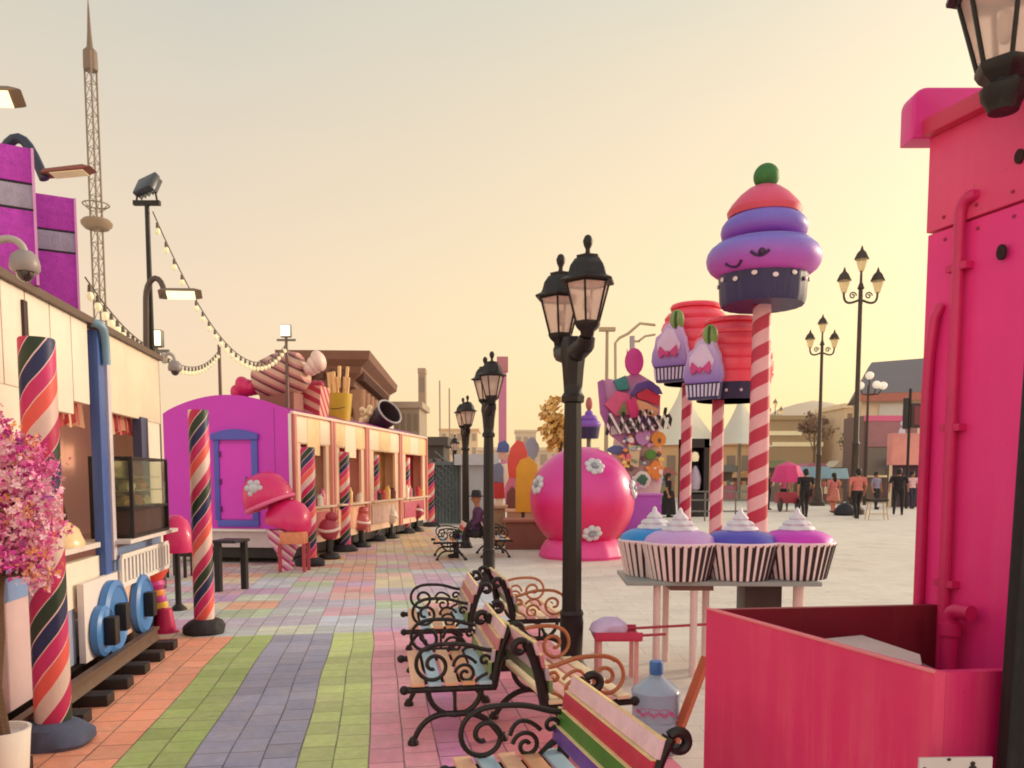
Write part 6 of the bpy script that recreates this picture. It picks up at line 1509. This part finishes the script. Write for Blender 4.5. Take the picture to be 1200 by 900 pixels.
# hazy far trees and shops filling the horizon gap
tw = MB()
for i in range(3400):
    x = -140+300*random.random(); hh_ = 3.0+3*mnoise.noise((x*.08, 1, 0))+2.2*mnoise.noise((x*.3, 5, 0))
    q = Vector((x, 205+10*random.random(), max(.3, hh_)*random.random()**.6)); a = Vector((random.gauss(0, 1), random.gauss(0, 1), random.gauss(0, 1))).normalized(); uu = a.orthogonal().normalized(); vv = a.cross(uu); s = .6+.7*random.random()
    tw._add([q-uu*s, q-vv*s*.6, q+uu*s, q+vv*s*.6], [(0, 1, 2, 3)], I4, 0)
tag(tw.build('treeline', haze_mat('haze_tree', (150, 132, 112), .12), smooth=False), 'hazy brown belt of far trees along the horizon', 'trees', kind='stuff')

# ================================================================== DISTANCE HAZE PUT INTO FAR COLOURS AS TINT AND GLOW
bpy.context.view_layer.update()
HZ = {}
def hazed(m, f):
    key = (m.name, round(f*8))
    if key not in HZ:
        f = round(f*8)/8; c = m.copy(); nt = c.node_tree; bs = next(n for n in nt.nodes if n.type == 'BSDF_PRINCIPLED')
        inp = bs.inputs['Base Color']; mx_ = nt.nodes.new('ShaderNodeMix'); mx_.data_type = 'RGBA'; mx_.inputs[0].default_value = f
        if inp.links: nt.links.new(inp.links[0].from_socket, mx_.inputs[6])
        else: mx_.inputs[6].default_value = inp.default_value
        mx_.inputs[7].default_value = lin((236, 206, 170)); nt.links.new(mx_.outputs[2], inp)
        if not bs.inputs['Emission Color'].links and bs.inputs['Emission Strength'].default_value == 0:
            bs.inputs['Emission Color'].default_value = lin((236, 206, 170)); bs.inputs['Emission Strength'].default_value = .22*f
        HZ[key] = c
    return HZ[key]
done = {}
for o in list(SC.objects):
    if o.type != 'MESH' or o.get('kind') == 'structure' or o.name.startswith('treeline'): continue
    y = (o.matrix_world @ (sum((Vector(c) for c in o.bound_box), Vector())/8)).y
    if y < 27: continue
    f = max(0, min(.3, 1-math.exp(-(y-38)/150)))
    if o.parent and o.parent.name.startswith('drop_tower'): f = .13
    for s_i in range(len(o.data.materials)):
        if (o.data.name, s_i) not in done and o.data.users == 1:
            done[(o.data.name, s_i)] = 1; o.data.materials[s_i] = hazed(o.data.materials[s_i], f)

# ================================================================== CAMERA, LIGHT, SKY
cam = bpy.data.cameras.new('camera'); co = bpy.data.objects.new('camera', cam); COL.objects.link(co)
co.location = (0, 0, H); co.rotation_euler = (PI/2-TH, 0, 0)
cam.sensor_width = 36; cam.lens = 36*F/1200; cam.shift_y = (CY-450)/1200; cam.clip_end = 3000; cam.clip_start = .05
SC.camera = co
SUN_AZ, SUN_EL = R(62), R(16)       # clockwise from +Y
sd = Vector((math.sin(SUN_AZ)*math.cos(SUN_EL), math.cos(SUN_AZ)*math.cos(SUN_EL), math.sin(SUN_EL)))
sl = bpy.data.lights.new('sun', 'SUN'); so = bpy.data.objects.new('sun', sl); COL.objects.link(so)
sl.energy = 1.9; sl.angle = R(10); sl.color = (1.0, .83, .62)
so.rotation_euler = (-sd).to_track_quat('-Z', 'Y').to_euler(); so.location = (30, 20, 40)
wd_ = bpy.data.worlds.new('World'); SC.world = wd_; wd_.use_nodes = True
t = wd_.node_tree; n = t.nodes; n.clear(); l = t.links.new
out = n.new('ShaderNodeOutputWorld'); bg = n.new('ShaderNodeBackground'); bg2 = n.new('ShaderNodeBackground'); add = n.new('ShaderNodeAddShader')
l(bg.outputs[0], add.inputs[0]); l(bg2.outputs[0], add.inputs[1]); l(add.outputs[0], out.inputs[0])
sky = n.new('ShaderNodeTexSky'); sky.sky_type = 'NISHITA'; sky.sun_disc = False; sky.sun_elevation = SUN_EL; sky.sun_rotation = SUN_AZ
sky.dust_density = 6; sky.air_density = 1.0; sky.ozone_density = 1
l(sky.outputs[0], bg.inputs[0]); bg.inputs[1].default_value = .04
tc = n.new('ShaderNodeTexCoord'); sx = n.new('ShaderNodeSeparateXYZ'); l(tc.outputs['Generated'], sx.inputs[0])
def mth(op, a, b=None, clamp=False):
    m = n.new('ShaderNodeMath'); m.operation = op; m.use_clamp = clamp
    for i, v in enumerate((a, b)):
        if v is None: continue
        if isinstance(v, (int, float)): m.inputs[i].default_value = v
        else: l(v, m.inputs[i])
    return m.outputs[0]
def rmp(f, st):
    r = n.new('ShaderNodeValToRGB'); cr = r.color_ramp
    while len(cr.elements) < len(st): cr.elements.new(.5)
    for e, (p, c) in zip(cr.elements, st): e.position = p; e.color = lin(c)
    l(f, r.inputs[0]); return r.outputs[0]
# hazy dusk veil: pale grey overhead, peach low down, straw yellow toward the sun
nz = n.new('ShaderNodeTexNoise'); nz.inputs['Scale'].default_value = 2.2; nz.inputs['Detail'].default_value = 4; nz.inputs['Roughness'].default_value = .5
mp = n.new('ShaderNodeMapping'); mp.inputs['Scale'].default_value = (1, 1, 3.5); l(tc.outputs['Generated'], mp.inputs[0]); l(mp.outputs[0], nz.inputs['Vector'])
el = mth('ADD', sx.outputs[2], mth('MULTIPLY', mth('SUBTRACT', nz.outputs['Fac'], .5), .09), True)
away = rmp(el, [(0, (248, 216, 172)), (.16, (243, 213, 178)), (.34, (225, 207, 180)), (.52, (198, 198, 184)), (1, (186, 186, 184))])
warm = rmp(el, [(0, (255, 228, 162)), (.2, (254, 225, 164)), (.36, (244, 218, 172)), (.56, (216, 209, 182)), (1, (190, 188, 182))])
az = R(48)
dt = mth('ADD', mth('MULTIPLY', sx.outputs[0], math.sin(az)), mth('MULTIPLY', sx.outputs[1], math.cos(az)))
fw = mth('MULTIPLY', mth('SUBTRACT', dt, .35), 1.7, True)
mx = n.new('ShaderNodeMix'); mx.data_type = 'RGBA'; l(fw, mx.inputs[0]); l(away, mx.inputs[6]); l(warm, mx.inputs[7])
l(mx.outputs[2], bg2.inputs[0]); 
bk = mth('ADD', mth('MULTIPLY', mth('MULTIPLY', sx.outputs[1], -1.0, True), .75), 1.0)   # sky strength raised behind the viewer, added as fill for viewer-facing sides
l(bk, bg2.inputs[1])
SC.view_settings.view_transform = 'Standard'; SC.view_settings.look = 'None'; SC.view_settings.exposure = 0
SC.cycles.filter_width = 1.9
SC.cycles.max_bounces = 6; SC.cycles.transparent_max_bounces = 12
